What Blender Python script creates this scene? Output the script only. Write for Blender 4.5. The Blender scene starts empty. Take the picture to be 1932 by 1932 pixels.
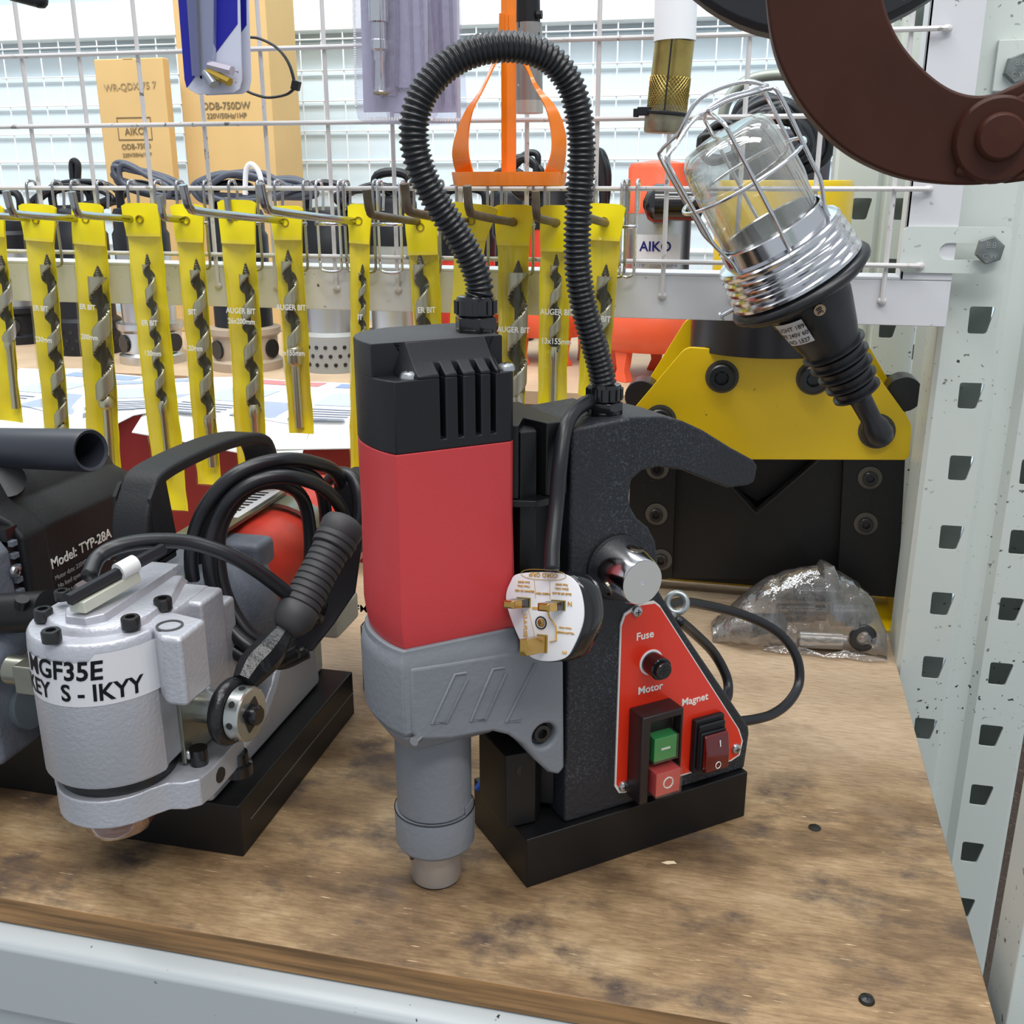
import bpy, bmesh, math, random
from mathutils import Vector as V, Matrix as M4, noise as NZ
random.seed(7)
PI = math.pi
sc = bpy.context.scene
COL = sc.collection
# ---------------------------------------------------------------- camera, world, lights, exposure
F = 1945.0; PIT = math.radians(17.68); YAW = math.radians(13.06); H = .41
cam = bpy.data.cameras.new('camera'); cam.sensor_width = 36; cam.sensor_fit = 'HORIZONTAL'
cam.lens = 36 * F / 1932; cam.clip_start = .02; cam.clip_end = 60
co = bpy.data.objects.new('camera', cam); COL.objects.link(co)
co.location = (0, 0, H); co.rotation_euler = (PI/2 - PIT, 0, YAW)
sc.camera = co
w = bpy.data.worlds.new('world'); sc.world = w; w.use_nodes = True
bg = w.node_tree.nodes['Background']; bg.inputs[0].default_value = (.86, .93, 1, 1); bg.inputs[1].default_value = .50
sc.view_settings.view_transform = 'Standard'; sc.view_settings.look = 'None'
sc.view_settings.exposure = 0.2; sc.view_settings.gamma = 1; sc.view_settings.use_curve_mapping = False
def area(name, loc, target, sx, sy, power, col=(1, 1, 1)):
    l = bpy.data.lights.new(name, 'AREA'); l.shape = 'RECTANGLE'; l.size = sx; l.size_y = sy; l.energy = power; l.color = col
    o = bpy.data.objects.new(name, l); COL.objects.link(o); o.location = loc
    o.rotation_euler = (V(target) - V(loc)).to_track_quat('-Z', 'Y').to_euler()
    return o
area('ceiling_tube_light', (-.5, .2, 2.3), (-.2, .8, 0), 2.6, .25, 30, (1, .98, .95))
area('ceiling_tube_light', (.8, -.6, 2.2), (0, .7, 0), 2.6, .25, 29, (1, .98, .95))
area('ceiling_tube_light', (-.8, 1.1, 1.75), (-.9, 1.9, .3), 2.6, .3, 25, (.93, .98, 1))

# ---------------------------------------------------------------- pixel helpers: a ray of the photo met with a plane of the place
fw = V((-math.sin(YAW)*math.cos(PIT), math.cos(YAW)*math.cos(PIT), -math.sin(PIT)))
rt = V((math.cos(YAW), math.sin(YAW), 0)); upv = rt.cross(fw)
CP = V((0, 0, H))
def ray(x, y): return fw + rt*((x-966)/F) + upv*((966-y)/F)
def at(x, y, X=None, Y=None, Z=None):
    d = ray(x, y)
    t = (Z-H)/d.z if Z is not None else Y/d.y if Y is not None else X/d.x
    return CP + d*t
DA = math.radians(39.9); DO = V((-.111, .518, 0)); DX = V((math.cos(DA), math.sin(DA), 0)); DY = V((-math.sin(DA), math.cos(DA), 0))
DM = M4.Translation(DO) @ M4.Rotation(DA, 4, 'Z')
def onv(x, y, v):
    d = ray(x, y); t = ((DO-CP).dot(DY)+v)/d.dot(DY); q = CP + d*t - DO
    return V((q.dot(DX), v, q.z))

# ---------------------------------------------------------------- materials
def lin(c):
    c = [x/255 for x in c]
    return tuple((x/12.92 if x <= .04045 else ((x+.055)/1.055)**2.4) for x in c) + (1,)
MATS = {}
def mat(name, col, rough=.5, metal=0, bump=0, bscale=400, spec=.5, mott=0, mscale=30, speck=0, sscale=140, coat=0, aniso=0, speckcol=(40, 38, 36), stretch=None):
    if name in MATS: return MATS[name]
    m = bpy.data.materials.new(name); m.use_nodes = True; nt = m.node_tree; N = nt.nodes; L = nt.links
    b = N['Principled BSDF']; b.inputs['Base Color'].default_value = lin(col)
    b.inputs['Roughness'].default_value = rough; b.inputs['Metallic'].default_value = metal
    b.inputs['Specular IOR Level'].default_value = spec; b.inputs['Coat Weight'].default_value = coat
    tc = N.new('ShaderNodeTexCoord'); last = None
    if mott:
        n = N.new('ShaderNodeTexNoise'); n.inputs['Scale'].default_value = mscale; n.inputs['Detail'].default_value = 6
        mpn = N.new('ShaderNodeMapping'); mpn.inputs['Scale'].default_value = stretch or (1, 1, 1); L.new(tc.outputs['Object'], mpn.inputs[0]); L.new(mpn.outputs[0], n.inputs['Vector'])
        r = N.new('ShaderNodeValToRGB'); e = r.color_ramp.elements
        e[0].position = .35; e[1].position = .65
        e[0].color = tuple(x*(1-mott) for x in lin(col)[:3]) + (1,); e[1].color = tuple(min(1, x*(1+mott*.6)) for x in lin(col)[:3]) + (1,)
        L.new(n.outputs['Fac'], r.inputs[0]); last = r.outputs[0]
    if speck:
        n = N.new('ShaderNodeTexNoise'); n.inputs['Scale'].default_value = sscale; n.inputs['Detail'].default_value = 3
        L.new(tc.outputs['Object'], n.inputs['Vector'])
        r = N.new('ShaderNodeValToRGB'); e = r.color_ramp.elements; e[0].position = speck; e[1].position = speck+.03
        e[0].color = (0, 0, 0, 1); e[1].color = (1, 1, 1, 1)
        n2 = N.new('ShaderNodeTexNoise'); n2.inputs['Scale'].default_value = 9; L.new(tc.outputs['Object'], n2.inputs['Vector'])
        r2 = N.new('ShaderNodeValToRGB'); r2.color_ramp.elements[0].position = .45; r2.color_ramp.elements[1].position = .6
        L.new(n2.outputs['Fac'], r2.inputs[0])
        mu = N.new('ShaderNodeMath'); mu.operation = 'MULTIPLY'; L.new(r.outputs[0], mu.inputs[0]); L.new(r2.outputs[0], mu.inputs[1])
        L.new(n.outputs['Fac'], r.inputs[0]); mx = N.new('ShaderNodeMix'); mx.data_type = 'RGBA'
        L.new(mu.outputs[0], mx.inputs['Factor'])
        if last: L.new(last, mx.inputs['A'])
        else: mx.inputs['A'].default_value = lin(col)
        mx.inputs['B'].default_value = lin(speckcol); last = mx.outputs['Result']
    if last: L.new(last, b.inputs['Base Color'])
    if bump:
        n = N.new('ShaderNodeTexNoise'); n.inputs['Scale'].default_value = bscale; n.inputs['Detail'].default_value = 3
        L.new(tc.outputs['Object'], n.inputs['Vector'])
        bp = N.new('ShaderNodeBump'); bp.inputs['Strength'].default_value = bump; bp.inputs['Distance'].default_value = .0006
        L.new(n.outputs['Fac'], bp.inputs['Height']); L.new(bp.outputs[0], b.inputs['Normal'])
    MATS[name] = m; return m
def clear(name, col, alpha=.15, rough=.08, refl=.25, bump=0, bscale=60):
    m = bpy.data.materials.new(name); m.use_nodes = True; nt = m.node_tree; N = nt.nodes; L = nt.links; N.clear()
    o = N.new('ShaderNodeOutputMaterial'); t = N.new('ShaderNodeBsdfTransparent'); g = N.new('ShaderNodeBsdfGlossy'); d = N.new('ShaderNodeBsdfDiffuse')
    t.inputs[0].default_value = lin(tuple(min(255, c*.3+178) for c in col)); d.inputs[0].default_value = lin(col)
    g.inputs['Roughness'].default_value = rough
    m1 = N.new('ShaderNodeMixShader'); m2 = N.new('ShaderNodeMixShader'); lw = N.new('ShaderNodeLayerWeight'); lw.inputs[0].default_value = .35
    mr = N.new('ShaderNodeMapRange'); mr.inputs['To Min'].default_value = refl*.25; mr.inputs['To Max'].default_value = min(1, refl*3)
    L.new(lw.outputs['Facing'], mr.inputs['Value'])
    m1.inputs[0].default_value = alpha; L.new(t.outputs[0], m1.inputs[1]); L.new(d.outputs[0], m1.inputs[2])
    L.new(mr.outputs[0], m2.inputs[0]); L.new(m1.outputs[0], m2.inputs[1]); L.new(g.outputs[0], m2.inputs[2]); L.new(m2.outputs[0], o.inputs[0])
    if bump:
        tc = N.new('ShaderNodeTexCoord'); n = N.new('ShaderNodeTexNoise'); n.inputs['Scale'].default_value = bscale; n.inputs['Detail'].default_value = 4
        L.new(tc.outputs['Object'], n.inputs['Vector']); bp = N.new('ShaderNodeBump'); bp.inputs['Strength'].default_value = bump; bp.inputs['Distance'].default_value = .004
        L.new(n.outputs['Fac'], bp.inputs['Height']); L.new(bp.outputs[0], g.inputs['Normal']); L.new(bp.outputs[0], lw.inputs['Normal']); L.new(bp.outputs[0], d.inputs['Normal'])
    MATS[name] = m; return m
BLK = mat('black_plastic', (24, 25, 30), .45, bump=.15, bscale=900, spec=.35)
BLKM = mat('black_matte', (24, 25, 29), .6, bump=.5, bscale=700, spec=.4)
CRINK = mat('crinkle_black', (30, 32, 38), .5, bump=1.0, bscale=420, spec=.5, speck=.58, sscale=900, speckcol=(66, 70, 80))
BLKG = mat('black_gloss', (18, 18, 22), .18, coat=.4)
BLKS = mat('black_steel', (17, 17, 19), .4, spec=.4, speck=.72, sscale=600, speckcol=(90, 88, 84))
RUB = mat('black_rubber', (26, 27, 32), .36)
GRIP = mat('grip_rubber', (58, 58, 61), .6)
REDM = mat('red_plastic', (196, 58, 62), .42, bump=.15, bscale=1500)
REDO = mat('red_orange_plastic', (196, 56, 40), .4, bump=.2, bscale=900, mott=.25, mscale=22)
GREY = mat('grey_paint', (120, 124, 131), .45, bump=.6, bscale=260)
BLGR = mat('blue_grey_casting', (106, 112, 124), .5, bump=.8, bscale=420, mott=.2, mscale=35)
SILV = mat('silver_casting', (186, 188, 196), .42, metal=.45, bump=.6, bscale=420)
STL = mat('steel', (205, 203, 200), .32, metal=1, bump=.1, bscale=200)
CHR = mat('chrome', (222, 222, 226), .14, metal=1)
ZINC = mat('zinc', (190, 192, 195), .3, metal=.9)
OLIV = mat('plated_steel', (150, 150, 138), .3, metal=.85, mott=.2, mscale=20)
ALU = mat('brushed_face', (200, 200, 196), .45, metal=.5)
DSTL = mat('dark_steel', (70, 70, 70), .35, metal=.9)
RUST = mat('rusty_steel', (112, 100, 86), .5, metal=.7, mott=.3, mscale=60)
BOLT = mat('black_oxide', (22, 22, 24), .32, spec=.6)
WASH = mat('dusty_washer', (90, 86, 78), .6, metal=.3)
PAINT = mat('white_rack_paint', (204, 211, 207), .38, speck=.66, sscale=190)
PAINT2 = mat('white_panel_paint', (212, 213, 218), .38, speck=.7, sscale=170, mott=.06, mscale=12)
WIREM = mat('mesh_paint', (206, 203, 204), .4, speck=.62, sscale=120, speckcol=(120, 115, 110))
YEL = mat('yellow_paint', (240, 202, 8), .33, coat=.15, speck=.72, sscale=60, speckcol=(150, 120, 10))
YSL = mat('yellow_sleeve', (255, 232, 8), .3, mott=.08, mscale=26, bump=.3, bscale=60)
WHT = mat('white_plastic', (232, 232, 236), .4)
PAP = mat('paper', (238, 240, 244), .6)
PRT = mat('white_print', (235, 235, 228), .5)
INK = mat('black_ink', (18, 20, 28), .5)
GOLD = mat('brass', (196, 158, 88), .22, metal=1)
GINK = mat('gold_print', (206, 160, 70), .5)
ORG = mat('orange_enamel', (236, 124, 22), .25, coat=.3, mott=.12, mscale=30)
PORG = mat('pump_orange', (238, 98, 62), .38, coat=.1, mott=.08, mscale=12)
CARD = mat('cardboard', (208, 174, 118), .8, mott=.06, mscale=8)
CARDD = mat('cardboard_side', (186, 154, 102), .8, mott=.08, mscale=8)
CINK = mat('carton_ink', (120, 104, 76), .7)
REDS = mat('red_sheet', (150, 28, 24), .5)
BROWN = mat('brown_enamel', (64, 31, 20), .5, mott=.2, mscale=40, spec=.25)
GREEN = mat('green_button', (42, 148, 74), .35)
RBTN = mat('red_button', (206, 74, 72), .35)
PANEL = mat('red_panel', (222, 48, 22), .3, coat=.3)
BLUEC = mat('blue_card', (22, 24, 150), .4)
LILAC = mat('lilac_card', (196, 196, 224), .5)
GREYC = mat('grey_card', (176, 170, 184), .5)
BRASSY = mat('yellow_zinc', (170, 150, 88), .3, metal=.9, mott=.25, mscale=50)
LABEL = mat('tape_label', (214, 214, 218), .35)
TAN = mat('tan_board', (196, 170, 140), .6, mott=.12, mscale=14)
WALLM = mat('pale_blue_panel', (222, 238, 247), .45)
WALLW = mat('white_trim', (226, 233, 234), .5)
FLOORM = mat('grey_floor', (120, 120, 118), .6, mott=.1, mscale=3)
GRILLE = mat('dusty_grey', (150, 152, 150), .5)
SMOKE = mat('grey_foam', (150, 148, 150), .7)
LENSR = mat('dark_red_lens', (92, 8, 10), .12, coat=.6)
CLR = clear('clear_film', (255, 252, 225), .012, .12, .05, .5, 50)
BLIS = clear('blister_plastic', (226, 222, 240), .07, .06, .28, .6, 90)
GLASS = clear('lamp_glass', (236, 238, 234), .06, .04, .26)
POLY = clear('poly_bag', (196, 192, 190), .16, .12, .38, 1.0, 55)
CAPP = clear('button_cover', (240, 238, 238), .02, .05, .14)
WRAP = clear('stretch_wrap', (190, 160, 130), .05, .1, .25, 1.0, 70)
def wood_mat():
    m = bpy.data.materials.new('plywood'); m.use_nodes = True; nt = m.node_tree; N = nt.nodes; L = nt.links; b = N['Principled BSDF']
    tc = N.new('ShaderNodeTexCoord')
    def noise(scale, sc3, det=6, rough=.6):
        mp = N.new('ShaderNodeMapping'); mp.inputs['Scale'].default_value = sc3; L.new(tc.outputs['Object'], mp.inputs[0])
        n = N.new('ShaderNodeTexNoise'); n.inputs['Scale'].default_value = scale; n.inputs['Detail'].default_value = det; n.inputs['Roughness'].default_value = rough
        L.new(mp.outputs[0], n.inputs['Vector']); return n.outputs['Fac']
    def ramp(f, *st):
        r = N.new('ShaderNodeValToRGB'); e = r.color_ramp.elements
        while len(e) < len(st): e.new(.5)
        for k, (p, c) in enumerate(st): e[k].position = p; e[k].color = c if len(c) == 4 else lin(c)
        L.new(f, r.inputs[0]); return r.outputs[0]
    def mix(f, a, bb, mode='MIX'):
        x = N.new('ShaderNodeMix'); x.data_type = 'RGBA'; x.blend_type = mode
        if isinstance(f, float): x.inputs['Factor'].default_value = f
        else: L.new(f, x.inputs['Factor'])
        for s, q in (('A', a), ('B', bb)):
            if isinstance(q, tuple): x.inputs[s].default_value = q
            else: L.new(q, x.inputs[s])
        return x.outputs['Result']
    def mul(a, bb):
        x = N.new('ShaderNodeMath'); x.operation = 'MULTIPLY'; x.use_clamp = True; L.new(a, x.inputs[0]); L.new(bb, x.inputs[1]); return x.outputs[0]
    light = ramp(noise(5, (1, 2.5, 1)), (.3, (188, 162, 132)), (.7, (210, 186, 158)))
    worn = ramp(noise(9, (.8, 1.6, 1), 9, .68), (.34, (92, 72, 52)), (.46, (134, 108, 78)), (.56, (168, 140, 104)), (.7, (196, 170, 134)))
    sep = N.new('ShaderNodeSeparateXYZ'); L.new(tc.outputs['Object'], sep.inputs[0])
    ad = N.new('ShaderNodeMath'); ad.operation = 'MULTIPLY_ADD'; L.new(noise(7, (1, 1, 1), 5), ad.inputs[0]); ad.inputs[1].default_value = .32; L.new(sep.outputs['Y'], ad.inputs[2])
    mk = N.new('ShaderNodeMapRange'); mk.inputs['From Min'].default_value = .80; mk.inputs['From Max'].default_value = .92; L.new(ad.outputs[0], mk.inputs['Value'])
    base = mix(mk.outputs[0], worn, light)
    grain = ramp(noise(60, (1, 9, 1), 5, .65), (.38, (.52, .46, .40, 1)), (.58, (1, 1, 1, 1)))
    c = mix(.55, base, grain, 'MULTIPLY')
    inv = N.new('ShaderNodeMath'); inv.operation = 'SUBTRACT'; inv.inputs[0].default_value = 1.15; L.new(mk.outputs[0], inv.inputs[1])
    st = ramp(noise(16, (.9, 1.3, 1), 8, .65), (.52, (0, 0, 0, 1)), (.68, (1, 1, 1, 1)))
    c = mix(mul(st, inv.outputs[0]), c, lin((84, 70, 62)))
    scr = ramp(noise(120, (.5, 6, 1), 3, .5), (.69, (0, 0, 0, 1)), (.75, (1, 1, 1, 1)))
    c = mix(mul(scr, inv.outputs[0]), c, lin((226, 200, 160)))
    L.new(c, b.inputs['Base Color']); b.inputs['Roughness'].default_value = .55
    bp = N.new('ShaderNodeBump'); bp.inputs['Strength'].default_value = .35; bp.inputs['Distance'].default_value = .0006
    L.new(noise(60, (1, 9, 1), 5, .65), bp.inputs['Height']); L.new(bp.outputs[0], b.inputs['Normal'])
    return m
WOOD = wood_mat()
EDGE = mat('plywood_edge', (146, 110, 70), .7, mott=.5, mscale=30, bump=1, bscale=120, stretch=(.35, 1, 9))

# ---------------------------------------------------------------- mesh builder
def frame(o, z, x=None):
    z = V(z).normalized(); x = V(x) if x is not None else (V((1, 0, 0)) if abs(z.x) < .9 else V((0, 1, 0)))
    y = z.cross(x).normalized(); x = y.cross(z)
    m = M4.Identity(4)
    for i, c in enumerate((x, y, z)):
        for j in range(3): m[j][i] = c[j]
    m.translation = V(o); return m
def spline(pts, n=8, closed=False):
    P = [V(p) for p in pts]; out = []; k = len(P)
    rng = range(k) if closed else range(k-1)
    for i in rng:
        if closed: a, b, c, d = P[(i-1) % k], P[i], P[(i+1) % k], P[(i+2) % k]
        else: b, c = P[i], P[i+1]; a = P[i-1] if i else b*2-c; d = P[i+2] if i+2 < k else c*2-b
        for j in range(n):
            t = j/n
            out.append(.5*((2*b)+(c-a)*t+(2*a-5*b+4*c-d)*t*t+(3*b-a-3*c+d)*t**3))
    if not closed: out.append(P[-1])
    return out
def even(pts, step):
    out = [pts[0].copy()]; acc = 0
    for a, b in zip(pts, pts[1:]):
        d = (b-a).length; pos = step-acc
        while pos <= d: out.append(a.lerp(b, pos/d)); pos += step
        acc = (acc+d) % step
    return out
class B:
    def __init__(s, m=None): s.bm = bmesh.new(); s.m = m or M4.Identity(4); s.mi = 0
    def T(s, p): return s.m @ V(p)
    def face(s, vs):
        try: f = s.bm.faces.new(vs); f.material_index = s.mi; return f
        except ValueError: return None
    def poly(s, pts): return s.face([s.bm.verts.new(s.T(p)) for p in pts])
    def box(s, x0, x1, y0, y1, z0, z1):
        v = [s.bm.verts.new(s.T((x, y, z))) for z in (z0, z1) for y in (y0, y1) for x in (x0, x1)]
        for q in ((0, 2, 3, 1), (4, 5, 7, 6), (0, 1, 5, 4), (2, 6, 7, 3), (0, 4, 6, 2), (1, 3, 7, 5)): s.face([v[i] for i in q])
        return s
    def loft(s, rings, closed=True, caps=True):
        R = [[s.bm.verts.new(s.T(p)) for p in r] for r in rings]
        n = len(R[0])
        for a, b in zip(R, R[1:]):
            for i in range(n if closed else n-1):
                j = (i+1) % n; s.face([a[i], a[j], b[j], b[i]])
        if caps and closed: s.face(R[0][::-1]); s.face(R[-1])
        return s
    def lathe(s, o, d, prof, n=32, x=None, caps=True):
        f = frame(o, d, x)
        rings = [[f @ V((r*math.cos(2*PI*i/n), r*math.sin(2*PI*i/n), t)) for i in range(n)] for r, t in prof]
        return s.loft(rings, True, caps)
    def cyl(s, a, b, r, r2=None, n=24):
        a = V(a); b = V(b); return s.lathe(a, b-a, [(r, 0), (r if r2 is None else r2, (b-a).length)], n)
    def hexa(s, a, b, r, n=6): return s.cyl(a, b, r, n=n)
    def tube(s, pts, r, n=10, closed=False, caps=True, rf=None, flat=1, up=None):
        P = [V(p) for p in pts]; k = len(P); rings = []; prev = None
        for i, p in enumerate(P):
            if closed: t = P[(i+1) % k]-P[(i-1) % k]
            else: t = P[min(i+1, k-1)]-P[max(i-1, 0)]
            if t.length < 1e-9: t = V((0, 0, 1))
            t.normalize()
            if prev is None: u = V(up) if up else (V((0, 0, 1)) if abs(t.z) < .9 else V((1, 0, 0)))
            else: u = prev
            u = u-t*u.dot(t); u.normalize(); prev = u; w2 = t.cross(u); rr = rf(i, k) if rf else r
            rings.append([p+u*(rr*math.cos(2*PI*j/n))+w2*(rr*flat*math.sin(2*PI*j/n)) for j in range(n)])
        if closed: rings.append(rings[0]); caps = False
        return s.loft(rings, True, caps)
    def strip(s, pts, w, t, up):        # rectangular section swept along pts; up = section's width direction
        P = [V(p) for p in pts]; rings = []; up = V(up).normalized()
        for i, p in enumerate(P):
            d = (P[min(i+1, len(P)-1)]-P[max(i-1, 0)]).normalized(); n = d.cross(up).normalized(); u = up
            rings.append([p+u*w/2+n*t/2, p-u*w/2+n*t/2, p-u*w/2-n*t/2, p+u*w/2-n*t/2])
        return s.loft(rings)
    def prism(s, pts, vec):             # 3D outline pushed by vec
        vec = V(vec); return s.loft([[V(p) for p in pts], [V(p)+vec for p in pts]])
    def ball(s, c, r, n=16, sq=(1, 1, 1)):
        c = V(c); m = max(6, n//2); rings = []
        for i in range(1, m):
            a = PI*i/m; rings.append([c+V((r*sq[0]*math.sin(a)*math.cos(2*PI*j/n), r*sq[1]*math.sin(a)*math.sin(2*PI*j/n), -r*sq[2]*math.cos(a))) for j in range(n)])
        return s.loft(rings)
WM = {}
def link(name, me, parent=None, world=None, label=None):
    o = bpy.data.objects.new(name, me); COL.objects.link(o)
    if parent is not None:
        o.parent = parent; WM[o.name] = WM[parent.name]
        if me: me.transform(WM[parent.name].inverted())
    else: WM[o.name] = world or M4.Identity(4)
    if label: o['label'] = label
    return o
def obj(name, b, m, parent=None, bev=0, smooth=35, label=None, seg=2, world=None, recalc=True):
    if recalc: bmesh.ops.recalc_face_normals(b.bm, faces=b.bm.faces)
    me = bpy.data.meshes.new(name); b.bm.to_mesh(me); b.bm.free()
    for x in (m if isinstance(m, (list, tuple)) else [m]): me.materials.append(x)
    me.polygons.foreach_set('use_smooth', [smooth > 0]*len(me.polygons))
    if smooth and smooth < 180: me.set_sharp_from_angle(angle=math.radians(smooth))
    if world is not None and parent is None: me.transform(world.inverted())
    o = link(name, me, parent, world, label)
    if world is not None and parent is None: o.matrix_world = world
    if bev:
        md = o.modifiers.new('bevel', 'BEVEL'); md.width = bev; md.segments = seg; md.limit_method = 'ANGLE'; md.angle_limit = math.radians(32); md.harden_normals = True
    return o
def thing(name, label, cat, loc=(0, 0, 0), rot=None, group=None):
    o = bpy.data.objects.new(name, None); COL.objects.link(o); o.empty_display_size = .02
    m = M4.Translation(V(loc)) @ (rot or M4.Identity(4)); o.matrix_world = m; WM[o.name] = m
    o['label'] = label; o['category'] = cat
    if group: o['group'] = group
    return o
def tag(o, label, cat, group=None, kind=None):
    o['label'] = label; o['category'] = cat
    if group: o['group'] = group
    if kind: o['kind'] = kind
    return o
def struct(name, b, m, bev=0, label=None):
    o = obj(name, b, m, bev=bev); o['kind'] = 'structure'
    if label: o['label'] = label
    return o
def cut(o, b):                           # carve b's solid out of o (applied at once)
    bmesh.ops.recalc_face_normals(b.bm, faces=b.bm.faces)
    me = bpy.data.meshes.new('cutter'); b.bm.to_mesh(me); b.bm.free()
    c = bpy.data.objects.new('cutter', me); COL.objects.link(c)
    me.transform(WM[o.name].inverted()); c.matrix_world = WM[o.name]
    mods = [(m.width, m.segments) for m in o.modifiers if m.type == 'BEVEL']
    for m in list(o.modifiers): o.modifiers.remove(m)
    md = o.modifiers.new('cut', 'BOOLEAN'); md.operation = 'DIFFERENCE'; md.object = c; md.solver = 'EXACT'
    bpy.context.view_layer.update(); dg = bpy.context.evaluated_depsgraph_get()
    new = bpy.data.meshes.new_from_object(o.evaluated_get(dg)); o.modifiers.clear(); o.data = new
    new.set_sharp_from_angle(angle=math.radians(35)); bpy.data.objects.remove(c); bpy.data.meshes.remove(me)
    for wd, sg in mods:
        md = o.modifiers.new('bevel', 'BEVEL'); md.width = wd; md.segments = sg; md.limit_method = 'ANGLE'; md.angle_limit = math.radians(32)
    return o
def text_mesh(s, size, bold=0, depth=.0002, align='CENTER', shear=0):
    cu = bpy.data.curves.new('txt', 'FONT'); cu.body = s; cu.size = size; cu.extrude = depth; cu.offset = bold*size; cu.align_x = align; cu.align_y = 'CENTER'; cu.shear = shear; cu.resolution_u = 3
    o = bpy.data.objects.new('txt', cu); COL.objects.link(o); bpy.context.view_layer.update()
    me = bpy.data.meshes.new_from_object(o.evaluated_get(bpy.context.evaluated_depsgraph_get())); bpy.data.objects.remove(o); bpy.data.curves.remove(cu)
    return me
def text(name, s, size, mtx, m, parent, bold=0, align='CENTER', sx=1, shear=0, warp=None):
    me = text_mesh(s, size, bold, align=align, shear=shear); me.transform(M4.Diagonal((sx, 1, 1, 1)))
    if warp:
        for v in me.vertices: v.co = warp(v.co)
    else: me.transform(mtx)
    me.materials.clear(); me.materials.append(m)
    o = link(name, me, parent); return o
def tmat(o, u, n):                       # text frame: u = reading direction, n = towards the reader
    u = V(u).normalized(); n = V(n).normalized(); n = (n-u*n.dot(u)).normalized(); v = n.cross(u); m = M4.Identity(4)
    for i, c in enumerate((u, v, n)):
        for j in range(3): m[j][i] = c[j]
    m.translation = V(o); return m
def plate(name, outer, holes, mtx, thick, m, parent=None, bev=0):   # flat plate in mtx's XY with holes, thick along -Z
    cu = bpy.data.curves.new('pl', 'CURVE'); cu.dimensions = '2D'; cu.fill_mode = 'BOTH'; cu.extrude = thick/2
    for ring in [outer]+list(holes):
        sp = cu.splines.new('POLY'); sp.points.add(len(ring)-1); sp.use_cyclic_u = True
        for k, (x, y) in enumerate(ring): sp.points[k].co = (x, y, 0, 1)
    o = bpy.data.objects.new('pl', cu); COL.objects.link(o); bpy.context.view_layer.update()
    me = bpy.data.meshes.new_from_object(o.evaluated_get(bpy.context.evaluated_depsgraph_get())); bpy.data.objects.remove(o); bpy.data.curves.remove(cu)
    me.transform(mtx @ M4.Translation((0, 0, -thick/2))); me.materials.clear(); me.materials.append(m)
    bm = bmesh.new(); bm.from_mesh(me); bmesh.ops.remove_doubles(bm, verts=bm.verts, dist=1e-6); bm.to_mesh(me); bm.free()
    o = link(name, me, parent)
    if bev:
        md = o.modifiers.new('bevel', 'BEVEL'); md.width = bev; md.segments = 2; md.limit_method = 'ANGLE'
    return o
def rrect(cx, cy, w, h, r, n=4):
    out = []
    for sx, sy, a in ((1, 1, 0), (-1, 1, 90), (-1, -1, 180), (1, -1, 270)):
        for k in range(n+1):
            t = math.radians(a+90*k/n); out.append((cx+sx*(w/2-r)+r*math.cos(t), cy+sy*(h/2-r)+r*math.sin(t)))
    return out
def roundpoly(pts, r, n=4):
    out = []; k = len(pts)
    for i in range(k):
        a, b, c = V(pts[i-1]), V(pts[i]), V(pts[(i+1) % k]); d1 = (a-b).normalized(); d2 = (c-b).normalized()
        q = min(r, (a-b).length*.45, (c-b).length*.45); p0 = b+d1*q; p1 = b+d2*q
        for j in range(n+1):
            t = j/n; out.append(tuple(p0*(1-t)**2+b*2*t*(1-t)+p1*t*t))
    return out
def shcs(name, parent, p, d, r, h, m=None, washer=0):    # socket head cap screw seen from its head
    p = V(p); d = V(d).normalized(); b = B()
    b.lathe(p, d, [(r, 0), (r, h*.88), (r*.9, h), (r*.52, h)], 20, caps=False)
    b.lathe(p+d*h, d, [(r*.52, 0), (r*.5, -h*.5), (0.0001, -h*.5)], 6, caps=False)
    o = obj(name, b, m or BOLT, parent)
    if washer:
        b = B(); b.lathe(p, d, [(washer, -.001), (washer, .0008), (r, .0009)], 24); obj('washer', b, WASH, o)
    return o
def pscrew(name, parent, p, d, r, m=None):              # domed cross-head screw
    p = V(p); d = V(d).normalized(); b = B()
    b.lathe(p, d, [(r, -.0004), (r, r*.15), (r*.85, r*.45), (r*.5, r*.62), (.00005, r*.66)], 20)
    o = obj(name, b, m or ZINC, parent)
    f = frame(p+d*r*.62, d); b = B(f)
    for a in (0, 1):
        if a: b.box(-r*.09, r*.09, -r*.5, r*.5, -r*.1, r*.06)
        else: b.box(-r*.5, r*.5, -r*.09, r*.09, -r*.1, r*.06)
    obj('cross_recess', b, DSTL, o); return o

# ================================================================ THE SETTING
b = B(); b.box(-3, 1.6, -1.2, 2.4, -.97, -.95); struct('floor', b, FLOORM)
b = B()                                                     # pale blue panel wall with shallow horizontal ribs
ys = []
z = -.95
prof = []
while z < 1.4:
    prof += [(1.95, z), (1.95, z+.040), (1.943, z+.044), (1.943, z+.048)]; z += .052
b.loft([[V((-3, y, zz)) for y, zz in prof]+[V((-3, 2.0, 1.4)), V((-3, 2.0, -.95))], [V((1.6, y, zz)) for y, zz in prof]+[V((1.6, 2.0, 1.4)), V((1.6, 2.0, -.95))]])
struct('wall_back', b, WALLM)
b = B(); b.box(-3, 1.6, 1.90, 1.942, .672, .735); struct('trim_1', b, WALLW, .002, 'white rail across the pale blue back wall')
b = B(); b.box(-3, 1.6, 1.925, 1.942, .735, 1.3); struct('trim_2', b, mat('cyan_glaze', (184, 216, 224), .3), 0, 'pale cyan glazed strip above the white rail')

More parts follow.
